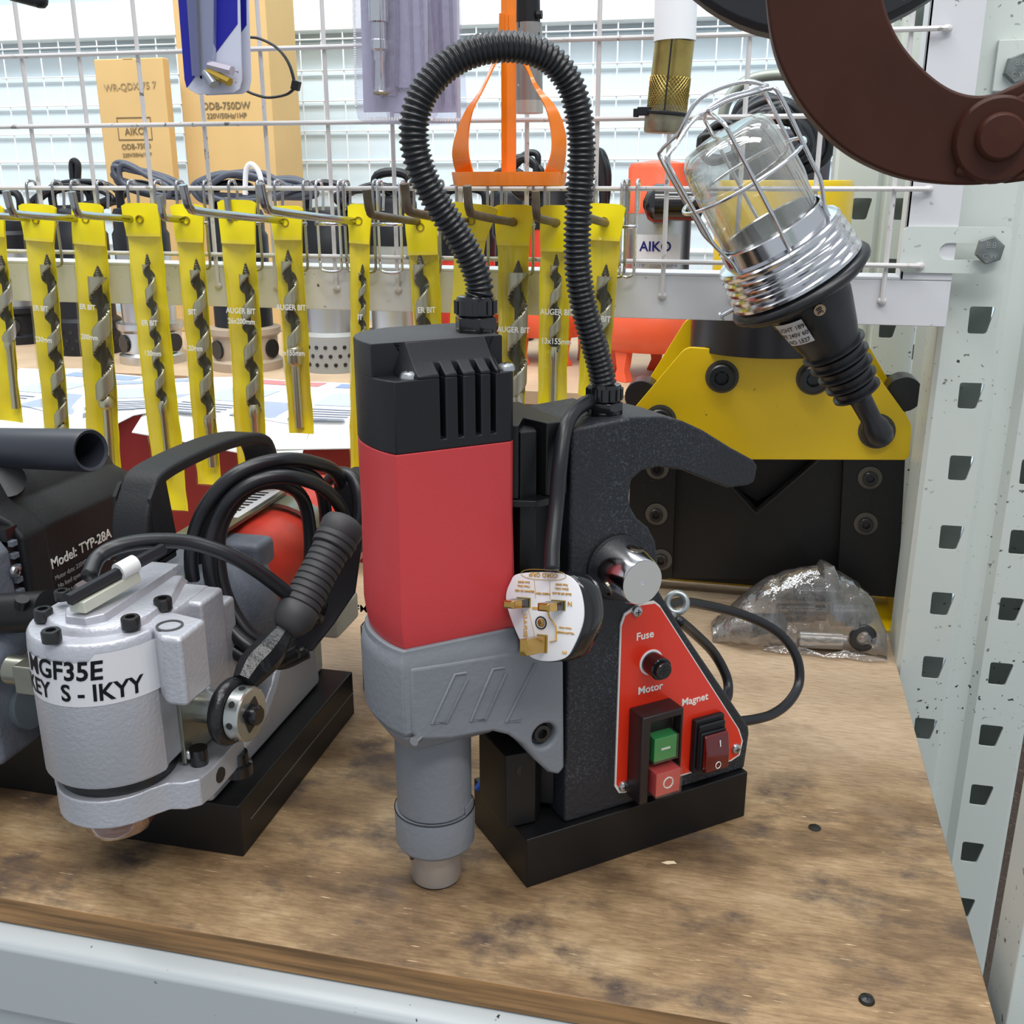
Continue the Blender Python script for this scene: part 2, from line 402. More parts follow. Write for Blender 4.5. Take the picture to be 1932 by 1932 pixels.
# far wire panel on the wall
t = thing('wire_mesh_panel', 'thin white wire grid standing against the pale blue back wall', 'mesh panel', (-.7, 1.91, .16))
b = B()
for k in range(56):
    x = -2.0+.0415*k; b.cyl((x, 1.905, .16), (x, 1.905, .672), .0014, n=6)
obj('upright_wires', b, WIREM if 0 else mat('bright_wire', (236, 240, 244), .35), t)
b = B()
for k in range(10): b.cyl((-2.0, 1.9025, .19+.052*k), (.3, 1.9025, .19+.052*k), .0014, n=6)
obj('cross_wires', b, mat('bright_wire', (236, 240, 244), .35), t)

# ---------------------------------------------------------------- storage rack: board, beam, uprights
rack = thing('storage_rack', 'white perforated steel rack carrying the plywood shelf, seen at the right edge', 'rack', (.2, .9, -.95))
def add_me(b, me, mtx=None):
    m2 = me.copy()
    if mtx: m2.transform(mtx)
    b.bm.from_mesh(m2); bpy.data.meshes.remove(m2)
def plate_me(outer, holes, mtx, thick):
    o = plate('tmp', outer, holes, mtx, thick, PAINT); me = o.data; bpy.data.objects.remove(o); return me
def trap(cx, cz, w=.018, h=.0215, flip=1):       # key-shaped slot: one upright side, one slanting
    return roundpoly([(cx-w/2, cz+h/2, 0), (cx+w/2+.001, cz+h/2, 0), (cx+w/2-.0035, cz-h/2, 0), (cx-w/2+.0005, cz-h/2, 0)], .0022, 2)
def upright(parent, X0, Yf, z0, z1, zoff, wd=.106, name='upright'):
    XZ = M4(((1, 0, 0, X0), (0, 0, -1, Yf), (0, 1, 0, 0), (0, 0, 0, 1)))
    b = B(); c = wd/2
    for x0, x1, cx in ((0, .040, .0265), (wd-.040, wd, wd-.0245)):
        hs = []; k = math.ceil((z0-zoff)/.0608)
        while zoff+.0608*k < z1-.02:
            zz = zoff+.0608*k
            if zz > z0+.02: hs.append([(p[0], p[1]) for p in trap(cx, zz)])
            k += 1
        add_me(b, plate_me([(x0, z0), (x1, z0), (x1, z1), (x0, z1)], hs, XZ, .002))
    o = B(M4.Translation((X0, Yf, 0)))
    o.bm = b.bm
    for prof in ([(.040, 0), (.046, .007), (wd-.046, .007), (wd-.040, 0), (wd-.040, .002), (wd-.0465, .009), (.0465, .009), (.040, .002)],
                 [(-.0015, .058), (.046, .058), (.046, .060), (-.0015, .060)], [(wd-.046, .058), (wd+.0015, .058), (wd+.0015, .060), (wd-.046, .060)],
                 [(-.0035, .0035), (0, 0), (.0005, .002), (-.0015, .0045), (-.0015, .06), (-.0035, .06)],
                 [(wd+.0035, .0035), (wd+.0035, .06), (wd+.0015, .06), (wd+.0015, .0045), (wd-.0005, .002), (wd, 0)]):
        o.loft([[V((x, y, z0)) for x, y in prof], [V((x, y, z1)) for x, y in prof]])
    return obj(name, o, PAINT, parent, smooth=40)
upright(rack, .149, .888, -.95, .70, .0025)
# front upright edge, only a sliver at the right
b = B(); b.box(.1570, .160, .492, .53, -.95, .70)
b.box(.1570, .26, .490, .493, -.95, .70); obj('front_upright', b, PAINT, rack, .001)
prof = [(.452, -.019), (.434, -.019), (.427, -.0215), (.4245, -.025), (.4245, -.072), (.430, -.077), (.430, -.096), (.424, -.101), (.424, -.125), (.48, -.125), (.48, -.019)]
b = B(); b.loft([[V((-.75, y, z)) for y, z in prof], [V((.152, y, z)) for y, z in prof]]); obj('front_beam', b, mat('beam_paint', (180, 187, 190), .42, speck=.70, sscale=170), rack, .0015, label='white stepped beam under the front of the shelf')
# second rack post line further back
t = thing('rack_post', 'white perforated steel post behind the yellow cutting machine', 'rack post', (.12, 1.16, -.95))
upright(t, .075, 1.17, -.95, .75, .020, .09, 'post_channel')
t = thing('rack_post', 'white perforated post in shadow, furthest back on the right', 'rack post', (.2, 1.6, -.95))
upright(t, .155, 1.55, -.95, .75, .0, .09, 'post_channel')
t = thing('rack_brace', 'slanting white steel strut between the rack posts on the right', 'brace', (.15, 1.05, -.95))
b = B(); b.strip([V((.180, 1.04, -.9)), V((.186, 1.10, .75))], .03, .003, (.3, 1, 0)); b.strip([V((.176, 1.14, -.9)), V((.176, 1.14, .75))], .022, .003, (1, 0, 0)); obj('strut', b, PAINT, t)

b = B(); b.box(-.75, .146, .438, 1.255, -.018, 0)
shelf = obj('shelf_board', b, [WOOD, EDGE], None, .0008)
for p in shelf.data.polygons:
    if abs(p.normal.z) < .5: p.material_index = 1
tag(shelf, 'worn stained plywood shelf board the power tools stand on', 'shelf board')
def cmesh(name, b, m, lab, cat, **k): return tag(obj(name, b, m, **{q: k[q] for q in k if q not in ('group',)}), lab, cat, k.get('group'))
# board screws and flakes
p = at(1635, 1888, Z=0); t = pscrew('board_screw', None, (p.x, p.y, 0), (0, 0, 1), .0042, DSTL); tag(t, 'cross-head screw sunk in the plywood near the front right corner', 'screw')
p = at(1537, 1562, Z=0); b = B(); b.lathe((p.x, p.y, 0), (0, 0, 1), [(.0045, -.0005), (.0042, .0005), (.002, .0009), (.0001, .0009)], 9); cmesh('knot_plug', b, BOLT, 'black screw head sunk in the plywood right of the black magnet base', 'screw')
b = B(); p = at(1262, 1630, Z=0); b.m = M4.Translation(p); b.loft([[V((-.005, 0, .0002)), V((-.001, .001, .0014)), V((-.001, -.001, .0002))], [V((.005, .001, .0002)), V((.003, .0026, .0008)), V((.003, .0006, .0002))]]); cmesh('wood_splinter', b, mat('pale_wood', (226, 205, 170), .7), 'pale wood splinter lying in front of the black magnet base', 'splinter')
b = B()
pts = [(-.4+.02*random.random(), 0)]
# ---------------------------------------------------------------- wire mesh panel on its angle frame
mp = thing('wire_mesh_panel', 'white welded wire display grid bolted to the rack post, hooks hung on it', 'mesh panel', (.128, .87, .303))
b = B()
b.box(-.80, .147, .868, .8705, .303, .338); b.box(-.80, .147, .868, .905, .338, .3405)
obj('bottom_rail', b, PAINT2, mp, .0006)
b = B(); b.box(.109, .147, .8675, .8705, .3385, .66); b.box(.109, .1115, .8675, .90, .3385, .66); obj('side_rail', b, PAINT2, mp, .0006)
b = B()
for k in range(15):
    x = .097-.0571*k
    if k == 0: x = .0975
    b.cyl((x, .866, .322), (x, .866, .66), .0019, n=8); b.ball((x, .8665, .322), .0036, 8, (1, .6, .9))
obj('upright_wires', b, WIREM, mp)
b = B()
for z in (.3495, .406, .4585, .5165, .574, .63):
    b.cyl((-.80, .8625, z), (.122, .8625, z), .0019, n=8); b.ball((.122, .8645, z), .0038, 8, (1, .8, .8))
obj('cross_wires', b, WIREM, mp)
XZ = lambda o: M4(((1, 0, 0, o[0]), (0, 0, -1, o[1]), (0, 1, 0, o[2]), (0, 0, 0, 1)))
p0 = at(1700, 470, Y=.8655); p1 = at(1905, 474, Y=.8655)
cx = (p0.x+p1.x)/2; cz = (p0.z+p1.z)/2; L = p1.x-p0.x
plate('slotted_bracket', rrect(0, 0, L, .0345, .005), [rrect(.010, -.001, L-.036, .0125, .006, 5)], XZ((cx, .8655, cz)), .0025, PAINT, mp, .0004)
def hexbolt(name, parent, p, lab=None):
    b = B(); b.lathe(p, (0, -1, 0), [(.0105, 0), (.0105, .0055), (.0096, .0065)], 6, x=(1, 0, .35)); o = obj(name, b, mat('grey_bolt', (118, 124, 124), .5, metal=.4, mott=.3, mscale=120), parent)
    text('raised_mark', '8.8', .006, tmat((p[0], p[1]-.0066, p[2]+.0035), (1, 0, 0), (0, -1, 0)), mat('bolt_mark', (150, 154, 152), .5, metal=.4), o)
    text('raised_mark', 'C W', .005, tmat((p[0], p[1]-.0066, p[2]-.0045), (1, 0, 0), (0, -1, 0)), MATS['bolt_mark'], o)
q = at(1867, 472, Y=.86); hexbolt('bolt', rack, (q.x, .863, q.z))
pa = at(1885, 75, Y=.882); pb = at(1885, 172, Y=.882)
b = B(); b.box(pa.x, pa.x+.085, .882, .888, pb.z, pa.z); obj('joint_plate', b, PAINT, rack, .0006)
q = at(1920, 130, Y=.882); hexbolt('bolt', rack, (q.x, .882, q.z))
b = B(); b.box(.262, .36, .93, 1.0, -.95, .35); b2 = obj('wrapped_panel', b, mat('brown_board', (104, 62, 34), .5, mott=.3, mscale=14), None, .002)
tag(b2, 'brown board in stretch wrap leaning behind the right rack post', 'wrapped board')
b = B()
gp = [[V((.2605+.0015*NZ.noise((i*.9, k*.7, 0)), .926+.0015*NZ.noise((i, k*.5, 4)), -.9+k*.05)) for k in range(26)] for i in range(2)]
for i in range(12):
    pass
b.box(.2585, .363, .9262, .9268, -.94, .352); obj('stretch_wrap', b, WRAP, b2)

# ================================================================ BACKGROUND BENCH
bench = thing('rear_bench', 'tan topped bench behind the wire grid carrying pumps and cartons', 'bench', (-.6, 1.26, -.95))
b = B(); b.box(-2.4, .068, 1.262, 1.90, .142, .16); obj('bench_top', b, TAN, bench, .001)
b = B(); b.box(-2.4, .068, 1.268, 1.275, -.3, .142); b.box(-2.4, -2.36, 1.27, 1.9, -.95, .142); b.box(.03, .066, 1.28, 1.9, -.95, .142); obj('front_panel', b, mat('bench_grey', (150, 152, 150), .5), bench)
rc = thing('red_cabinet', 'low dark red cabinet behind the auger bits with catalogues on top', 'cabinet', (-.9, 1.03, -.95))
b = B(); b.box(-1.45, -.33, 1.03, 1.254, .0002, .158); obj('body', b, REDS, rc, .002)
def leaflet(x, y, rot, w, l, z, seed, label, droop=0, accent=(60, 90, 190), name='catalogue'):
    random.seed(seed)
    mtx = M4.Translation((x, y, z)) @ M4.Rotation(rot, 4, 'Z'); b = B(mtx); n = 8
    def zz(u, v):
        yy = mtx @ V((u, v, 0)); d = max(0, 1.027-yy.y); return -(d*1.15)*(1 if droop else 0)+.0015*NZ.noise((u*9, v*9, seed))+.0012
    G = [[V((-w/2+w*i/n, -l/2+l*j/n, 0)) for j in range(n+1)] for i in range(n+1)]
    vs = []
    for top in (1, 0):
        vs.append([[b.bm.verts.new(mtx @ V((p.x, p.y, zz(p.x, p.y)+(.0008 if top else 0)))) for p in r] for r in G])
    for i in range(n):
        for j in range(n):
            b.face([vs[0][i][j], vs[0][i+1][j], vs[0][i+1][j+1], vs[0][i][j+1]]); b.face([vs[1][i][j+1], vs[1][i+1][j+1], vs[1][i+1][j], vs[1][i][j]])
    o = obj(name, b, PAP, None, recalc=False, smooth=180); tag(o, label, 'catalogue', 'printed sheets on the red cabinet')
    def blk(nm, u0, u1, v0, v1, m):
        q = B(); 
        for a in range(4):
            for c in range(4):
                uu0 = u0+(u1-u0)*a/4; uu1 = u0+(u1-u0)*(a+1)/4; vv0 = v0+(v1-v0)*c/4; vv1 = v0+(v1-v0)*(c+1)/4
                q.poly([mtx @ V((uu, vv, zz(uu, vv)+.0013)) for uu, vv in ((uu0, vv0), (uu1, vv0), (uu1, vv1), (uu0, vv1))])
        bmesh.ops.remove_doubles(q.bm, verts=q.bm.verts, dist=1e-5)
        obj(nm, q, m, o, recalc=False)
    blk('printed_block', -w*.46, w*.1, l*.36, l*.47, mat('print_'+str(accent[0]), tuple(int(c*.5+110) for c in accent), .5))
    blk('printed_block', -w*.40, -w*.05, -l*.1, l*.2, mat('print_pale', (196, 208, 232), .5))
    blk('printed_block', w*.02, w*.40, -l*.38, -l*.05, mat('print_grey', (170, 182, 208), .5))
    for r in range(5): blk('printed_line', -w*.42, -w*.06, -l*(.2+.05*r), -l*(.18+.05*r), mat('print_txt', (130, 136, 160), .5))
leaflet(-1.02, 1.14, .1, .24, .25, .1580, 1, 'white leaflet at the left end of the red cabinet, red strip along its back', 1, (206, 70, 70))
leaflet(-.83, 1.12, -.12, .20, .24, .1592, 2, 'catalogue sheet on the red cabinet behind the third sleeve from the left', 1, (90, 130, 200))
leaflet(-.70, 1.13, .42, .20, .21, .1604, 3, 'catalogue sheet lying crooked with a corner over the red cabinet edge', 1, (120, 150, 200))
leaflet(-.56, 1.12, -.08, .21, .24, .1616, 4, 'catalogue sheet with a red block, drooping over the cabinet edge near its right end', 1, (214, 60, 60))
leaflet(-.42, 1.12, .05, .18, .23, .1628, 5, 'catalogue sheet at the right end of the red cabinet with drawings', 1, (70, 110, 200))
random.seed(9)

# cartons
def carton(px0, px1, ptop, Y, depth, side, name, lab, rot=0):
    a = at(px0, ptop, Y=Y); c = at(px1, ptop+4, Y=Y); w = c.x-a.x; h = a.z-.16
    m = M4.Translation((a.x, Y, .16)) @ M4.Rotation(rot, 4, 'Z')
    t = thing(name, lab, 'carton', (a.x, Y, .16), M4.Rotation(rot, 4, 'Z'))
    b = B(m); b.box(0, w, 0, depth, 0, h); o = obj('box', b, [CARD, CARDD], t, .002)
    b = B(m); b.box(w*.43, w*.57, -.0006, depth+.0006, h-.001, h+.0008); obj('tape', b, mat('tape', (214, 190, 140), .3), t)
    return t, m, w, h
t, m, w, h = carton(318, 500, -70, 1.70, .10, 0, 'cardboard_carton', 'tall brown carton printed with a pump code, right of the smaller carton', -.05)
for i, (s, sz, f) in enumerate((('ODB-750DW', .0158, .630), ('220V/50Hz/1HP', .0115, .604))): text('print', s, sz, m @ tmat((w*.5, -.001, h*f), (1, 0, 0), (0, -1, 0)), CINK, t, .012)
b = B(m); b.box(w+.0003, w+.001, .03, .13, h*.30, h*.34); 
obj('side_print', b, CINK, t)
t, m, w, h = carton(176, 308, 112, 1.66, .02, 0, 'cardboard_carton', 'smaller brown carton with handwriting, left of the tall carton', -.02)
for s, sz, f, mm in (('ODB-750D', .012, .715, CINK), ('220V/50Hz/1HP', .0085, .685, CINK), ('AIKO', .016, .768, CINK), ('WR-QDX-75 7', .0155, .925, mat('pencil', (160, 140, 104), .7))): text('print', s, sz, m @ tmat((w*.5, -.001, h*f-.01), (1, 0, .03), (0, -1, 0)), mm, t, .006)
b = B(m)
for x0, x1, z0, z1 in ((w*.25, w*.75, h*.816, h*.819), (w*.25, w*.75, h*.738, h*.741), (w*.25, w*.258, h*.738, h*.819), (w*.742, w*.75, h*.738, h*.819)): b.box(x0, x1, -.001, -.0004, z0-.01, z1-.01)
obj('print_border', b, CINK, t)

# submersible pumps
def cord(parent, pts, r, m=RUB, name='cord', closed=False):
    b = B(); b.tube(spline(pts, 8, closed), r, 12, closed); return obj(name, b, m, parent, smooth=180)
def pump(px, Y, r, hbody, style, lab, topm=BLK, bodym=STL, basem=BLK, label_txt=None, z=.16):
    a = at(px, 500, Y=Y); c = V((a.x, Y, z)); t = thing('submersible_pump', lab, 'pump', c, None, 'pumps on the rear bench')
    if style == 'sewage':
        b = B()
        b.lathe(c, (0, 0, 1), [(r*.7, .035), (r*1.5, .04), (r*1.72, .055), (r*1.75, .085), (r*1.5, .10), (r*1.3, .105), (r*1.34, .115), (r*1.34, .13), (r*1.0, .133)], 32)
        b.lathe(c+V((-r*1.2, 0, .075)), (-1, -.15, 0), [(.02, 0), (.022, r*.9), (.034, r*.95), (.034, r*1.15)], 20); obj('volute', b, basem, t, smooth=50)
        for k in range(5):
            an = 2*PI*k/5+.3; p = c+V((math.cos(an)*r*1.3, math.sin(an)*r*1.3, 0)); b = B(frame(p, (0, 0, 1), (math.cos(an), math.sin(an), 0)))
            b.loft([[V((-.006, -.011, .04)), V((.006, -.011, .04)), V((.006, .011, .04)), V((-.006, .011, .04))], [V((-.006, -.007, .015)), V((.006, -.007, .015)), V((.006, .007, .015)), V((-.006, .007, .015))], [V((-.006, -.013, 0)), V((.008, -.013, 0)), V((.008, .013, 0)), V((-.006, .013, 0))]])
            obj('foot', b, basem, t, .001)
        z0 = .133
    elif style == 'strainer':
        b = B(); b.lathe(c, (0, 0, 1), [(r*1.15, 0), (r*1.15, .05), (r*1.0, .055)], 32); o = obj('strainer', b, basem, t)
        b = B()
        for k in range(22):
            for rr in range(3):
                an = 2*PI*(k+.5*rr)/22; p = c+V((math.cos(an)*r*1.15, math.sin(an)*r*1.15, .012+.012*rr)); b.cyl(p-V((math.cos(an), math.sin(an), 0))*.001, p+V((math.cos(an), math.sin(an), 0))*.0006, .0028, n=8)
        obj('perforations', b, BOLT, o); z0 = .055
    else:
        b = B(); b.lathe(c, (0, 0, 1), [(r*1.25, 0), (r*1.25, .012), (r*1.12, .016), (r*1.12, .045), (r*1.25, .05), (r*1.25, .058), (r, .06)], 32); o = obj('base', b, basem, t)
        b = B()
        for an in (-2.1, -1.1, -.2): 
            b = B(); p = c+V((math.cos(an)*r*1.1, math.sin(an)*r*1.1, .03)); d = V((math.cos(an), math.sin(an), 0)); b.cyl(p, p+d*.0035*r/.04, .013, n=16); obj('inlet_hole', b, BOLT, o)
        z0 = .06
    b = B(); b.lathe(c, (0, 0, 1), [(r, z0-.002), (r*1.0, z0+hbody), (r*.97, z0+hbody+.004)], 32); bd = obj('motor_body', b, bodym, t)
    z1 = z0+hbody
    b = B(); b.lathe(c, (0, 0, 1), [(r*1.03, z1-.004), (r*1.03, z1+.022), (r*.94, z1+.028), (r*.94, z1+.05), (r*.88, z1+.056), (r*.3, z1+.06)], 28); obj('top_cap', b, topm, t)
    if style != 'sewage': b = B(); b.tube(spline([c+V((-r*.7, 0, z1+.05)), c+V((-r*.6, 0, z1+.085)), c+V((r*.6, 0, z1+.085)), c+V((r*.7, 0, z1+.05))], 6), .006, 10); obj('handle', b, topm if topm != STL else BLK, t)
    if label_txt is not None:
        dn = (CP-c); dn.z = 0; dn.normalize(); sd = V((-dn.y, dn.x, 0)) if 0 else V((0, 0, 1)).cross(dn)
        b = B(); n = 10
        for i in range(n):
            a0 = -.75+1.5*i/n; a1 = -.75+1.5*(i+1)/n
            f = lambda an, zz: c+(dn*math.cos(an)+sd*math.sin(an))*(r+.0006)+V((0, 0, zz))
            b.poly([f(a0, z0+.02), f(a1, z0+.02), f(a1, z1-.03), f(a0, z1-.03)])
        lb = obj('label', b, LABEL, bd, recalc=False, smooth=0)
        def wp(x, y, zz): return lambda v: c+(dn*math.cos((v.x+x)/r)+sd*math.sin((v.x+x)/r))*(r+.001)+V((0, 0, zz+v.y))
        if label_txt: text('print', label_txt, .017, None, mat('navy_print', (40, 44, 150), .5), lb, .02, warp=wp(-.002, 0, z1-.045))
        for k in range(4): text('print', ['2 HP  220V  50Hz', 'Made in Taiwan', 'Head 10 m', 'Outlet 2in'][k], .008, None, mat('label_grey', (150, 152, 176), .5), lb, 0, warp=wp(0, 0, z1-.068-.015*k))
    return t, c, z1
pump(1238, 1.40, .043, .085, 'sewage', 'orange and stainless pump with a blue-lettered label, left of the caged lamp', PORG, STL, PORG, 'AIKO')
pump(1035, 1.50, .040, .06, 'sewage', 'orange and black pump half hidden behind the black corrugated conduit', BLK, mat('pump_red', (214, 60, 44), .4), PORG)
pump(880, 1.42, .040, .10, 'strainer', 'red bodied pump behind the auger sleeves over the motor housing', BLK, mat('pump_red', (214, 60, 44), .4), BLK)
pump(745, 1.36, .034, .115, 'base', 'polished steel pump just left of the black conduit', BLK, STL, BLK)
pump(622, 1.36, .040, .105, 'strainer', 'pump with a perforated grey strainer base, black cap', BLK, mat('pump_grey', (176, 176, 176), .3, metal=.7), GRILLE)
pump(452, 1.34, .040, .10, 'base', 'pump with black body and round inlet holes behind the sixth sleeve from the left', BLK, BLK, mat('grey_tan_base', (168, 150, 130), .5))
pump(272, 1.36, .038, .10, 'base', 'chrome pump with a dark round port, below the coiled grey cable', BLK, STL, STL)
pump(150, 1.42, .045, .10, 'strainer', 'black pump with a yellow sticker behind the second and third sleeves', BLK, BLK, BLK)
pump(20, 1.50, .048, .09, 'base', 'squat black pump at the left edge of the rear bench', BLK, mat('pump_grey', (176, 176, 176), .3, metal=.7), BLK)
pump(960, 1.70, .034, .12, 'base', 'dark pump furthest back, seen under the orange ring', BLK, BLK, BLK)

def coil(pxs, Y, n, r, lab, jit=.006, m=RUB, name='cable_coil', seed=1, rz=1):
    random.seed(seed); P = [at(x, y, Y=Y) for x, y in pxs]; c = sum(P, V())/len(P)
    t = thing(name, lab, 'cable', c); 
    for k in range(n):
        s = 1-.07*k; q = [c+(p-c)*s+V((random.uniform(-jit, jit), -k*r*.9, random.uniform(-jit, jit)*rz)) for p in P]
        cord(t, q, r, m, 'loop', True)
    return t
coil([(212, 318), (235, 308), (300, 335), (350, 352), (340, 372), (280, 362), (225, 345)], 1.36, 5, .0038, 'grey cable bundle folded on the pump in front of the smaller carton', seed=2, m=mat('grey_cord', (74, 78, 90), .5))
coil([(370, 350), (420, 332), (500, 330), (570, 345), (600, 362), (520, 372), (430, 378), (380, 372)], 1.34, 5, .0042, 'grey cable coil lying on the pumps in front of the tall carton', seed=3, m=mat('grey_cord', (74, 78, 90), .5))
coil([(60, 375), (120, 352), (200, 350), (230, 372), (170, 392), (90, 400)], 1.42, 4, .0042, 'black cable heap on the pumps at the left', seed=4)
coil([(960, 330), (985, 300), (1010, 300), (1020, 330), (1010, 360), (975, 365)], 1.46, 4, .0045, 'black cable coil seen through the orange frame', seed=5)
coil([(640, 372), (700, 352), (752, 356), (760, 380), (700, 395), (650, 392)], 1.36, 4, .0045, 'black cable coil resting behind the rail left of the conduit', seed=6)
coil([(1115, 300), (1130, 280), (1145, 330), (1140, 400), (1120, 400), (1108, 350)], 1.45, 3, .006, 'black hose loop standing right of the conduit', seed=7)
p = at(147, 345, Y=1.5); b = B(); b.tube(spline([p+V((0, 0, -.03)), p, p+V((.004, 0, .028)), p+V((-.006, 0, .03)), p+V((-.008, 0, 0)), p+V((-.006, 0, -.03))], 6), .005, 8); cmesh('cable_loop', b, RUB, 'upright black cable loop left of the smaller carton', 'cable')
p = at(475, 322, Y=1.3); b = B(); b.tube(spline([p+V((-.012, 0, -.03)), p+V((-.008, 0, .0)), p+V((0, 0, .008)), p+V((.010, 0, -.002)), p+V((.014, 0, -.025))], 6), .0035, 8); cmesh('cable_tie', b, WHT, 'white plastic loop tying the grey cable by the tall carton', 'cable tie')

# dark generator-like machine with a tubular handle at the right
t = thing('portable_machine', 'dark machine with arched tubular handle and hose coil behind the caged lamp', 'machine', at(1440, 520, Y=1.45))
a = at(1372, 395, Y=1.45); c = at(1560, 395, Y=1.45)
b = B(); b.box(a.x, c.x, 1.45, 1.62, .16, a.z+.10); obj('housing', b, mat('dark_grey_shell', (84, 82, 90), .5), t, .01, seg=3)
hd = [at(x, y, Y=1.44) for x, y in ((1362, 260), (1368, 200), (1400, 158), (1450, 142), (1500, 148), (1530, 200), (1545, 260))]
b = B(); b.tube(spline(hd, 6), .007, 12); obj('tubular_handle', b, mat('olive_tube', (150, 156, 148), .35, metal=.3), t)
b = B(); b.box(a.x+.01, c.x-.01, 1.40, 1.46, at(0, 0, Y=1).z*0+.30, a.z+.03); obj('control_box', b, BLK, t, .006)
a = at(1235, 385, Y=1.32); b = B(); b.lathe(a, (1, .1, 0), [(.004, -.014), (.018, -.008), (.024, 0), (.024, .012), (.020, .014), (.020, .055), (.012, .058)], 24); k = obj('gauge_knob', b, BLKG, t)
coil([(1400, 215), (1440, 190), (1500, 195), (1548, 240), (1552, 300), (1500, 320), (1440, 290), (1395, 260)], 1.40, 8, .0062, 'black rubber hose coil on the dark machine behind the caged lamp', .008, name='hose_coil', seed=8)
coil([(1325, 270), (1360, 240), (1400, 245), (1410, 280), (1370, 300), (1330, 296)], 1.40, 3, .005, 'black cable coil left of the hose coil', .006, seed=12)

# ================================================================ HOOKS AND AUGER BITS
STLH = mat('hook_steel', (170, 170, 172), .2, metal=1)
def hook(X, tipY, m, lab, zp=.379, yaw=0.0, tilt=0.012, prong=True, w=.0265):
    t = thing('display_hook', lab, 'hook', (X, .862, zp), None, 'wire hooks on the mesh panel')
    b = B(); zt = .4095; zb = .338
    for s in (-1, 1):
        x = X+s*w/2
        b.tube(spline([(x, .870, .388), (x, .872, .402), (x, .868, .4115), (x, .8585, .411), (x, .8565, .402), (x, .857, .375), (x, .8575, zb+.006)], 5), .0013, 8)
    b.tube(spline([(X-w/2, .8575, zb+.008), (X-w/2+.001, .8575, zb+.001), (X-w/2+.006, .8575, zb-.001), (X+w/2-.006, .8575, zb-.001), (X+w/2-.001, .8575, zb+.001), (X+w/2, .8575, zb+.008)], 4), .0013, 8)
    b.tube([(X-w/2-.002, .856, zp-.002), (X+w/2+.002, .856, zp-.002)], .0015, 8)
    obj('back_wire', b, STLH if m is not CHR else CHR, t, smooth=180)
    if prong:
        L = .856-tipY; dx = yaw*L; b = B(); z1 = zp+tilt*L*6
        P = [V((X, .856, zp)), V((X+dx*.5, .856-L*.5, zp+(z1-zp)*.5)), V((X+dx*.93, .856-L*.93, z1))]
        b.tube(even(spline(P+[V((X+dx*.985, .856-L*.985, z1+.0025)), V((X+dx*1.0, .856-L*1.01, z1+.007)), V((X+dx*1.01, .856-L*1.03, z1+.0195))], 8), .002), .0027 if m is CHR else .0031, 12)
        obj('prong', b, m, t, smooth=50)
    return t
HK = [(66, None, STLH, 'chrome hook at the left edge of the picture'), (150, (22, 405), STLH, 'chrome hook with the leftmost upturned tip fully in view'),
      (258, (145, 409), STLH, 'chrome hook with its tip above the second full yellow sleeve from the left'), (350, (308, 420), STLH, 'short chrome hook, tip slightly lower than its neighbours'),
      (450, (432, 400), STLH, 'chrome hook holding the widest yellow header of the left group'), (537, (357, 407), STLH, 'long chrome hook crossing in front of the fifth full sleeve'),
      (668, (502, 412), STLH, 'longest chrome hook, its tip between the fifth and sixth full sleeves'), (792, (697, 405), RUST, 'rusty hook whose tip stands left of the conduit over the motor'),
      (884, (768, 376), RUST, 'rusty hook partly hidden by the black conduit left limb'), (970, (885, 400), RUST, 'rusty hook pointing left inside the conduit arch'),
      (1053, (1012, 403), RUST, 'rusty hook just left of the conduit right limb'), (1146, (1085, 405), RUST, 'rusty hook crossing behind the conduit right limb')]
for hx_, tp_, m, lab in HK:
    X = at(hx_, 413, Y=.845).x; hook(X, .76 if tp_ is None else at(*tp_, X=X).y, m, lab)
hook(-.103, .8, CHR, 'empty chrome hook frame without prong right of the last sleeve', prong=False, w=.012)
hook(-.305, .8, CHR, 'empty chrome hook frame right of the seventh sleeve', prong=False, w=.02)
hook(-.36, .8, CHR, 'empty chrome hook frame right of the sixth sleeve', prong=False, w=.02)

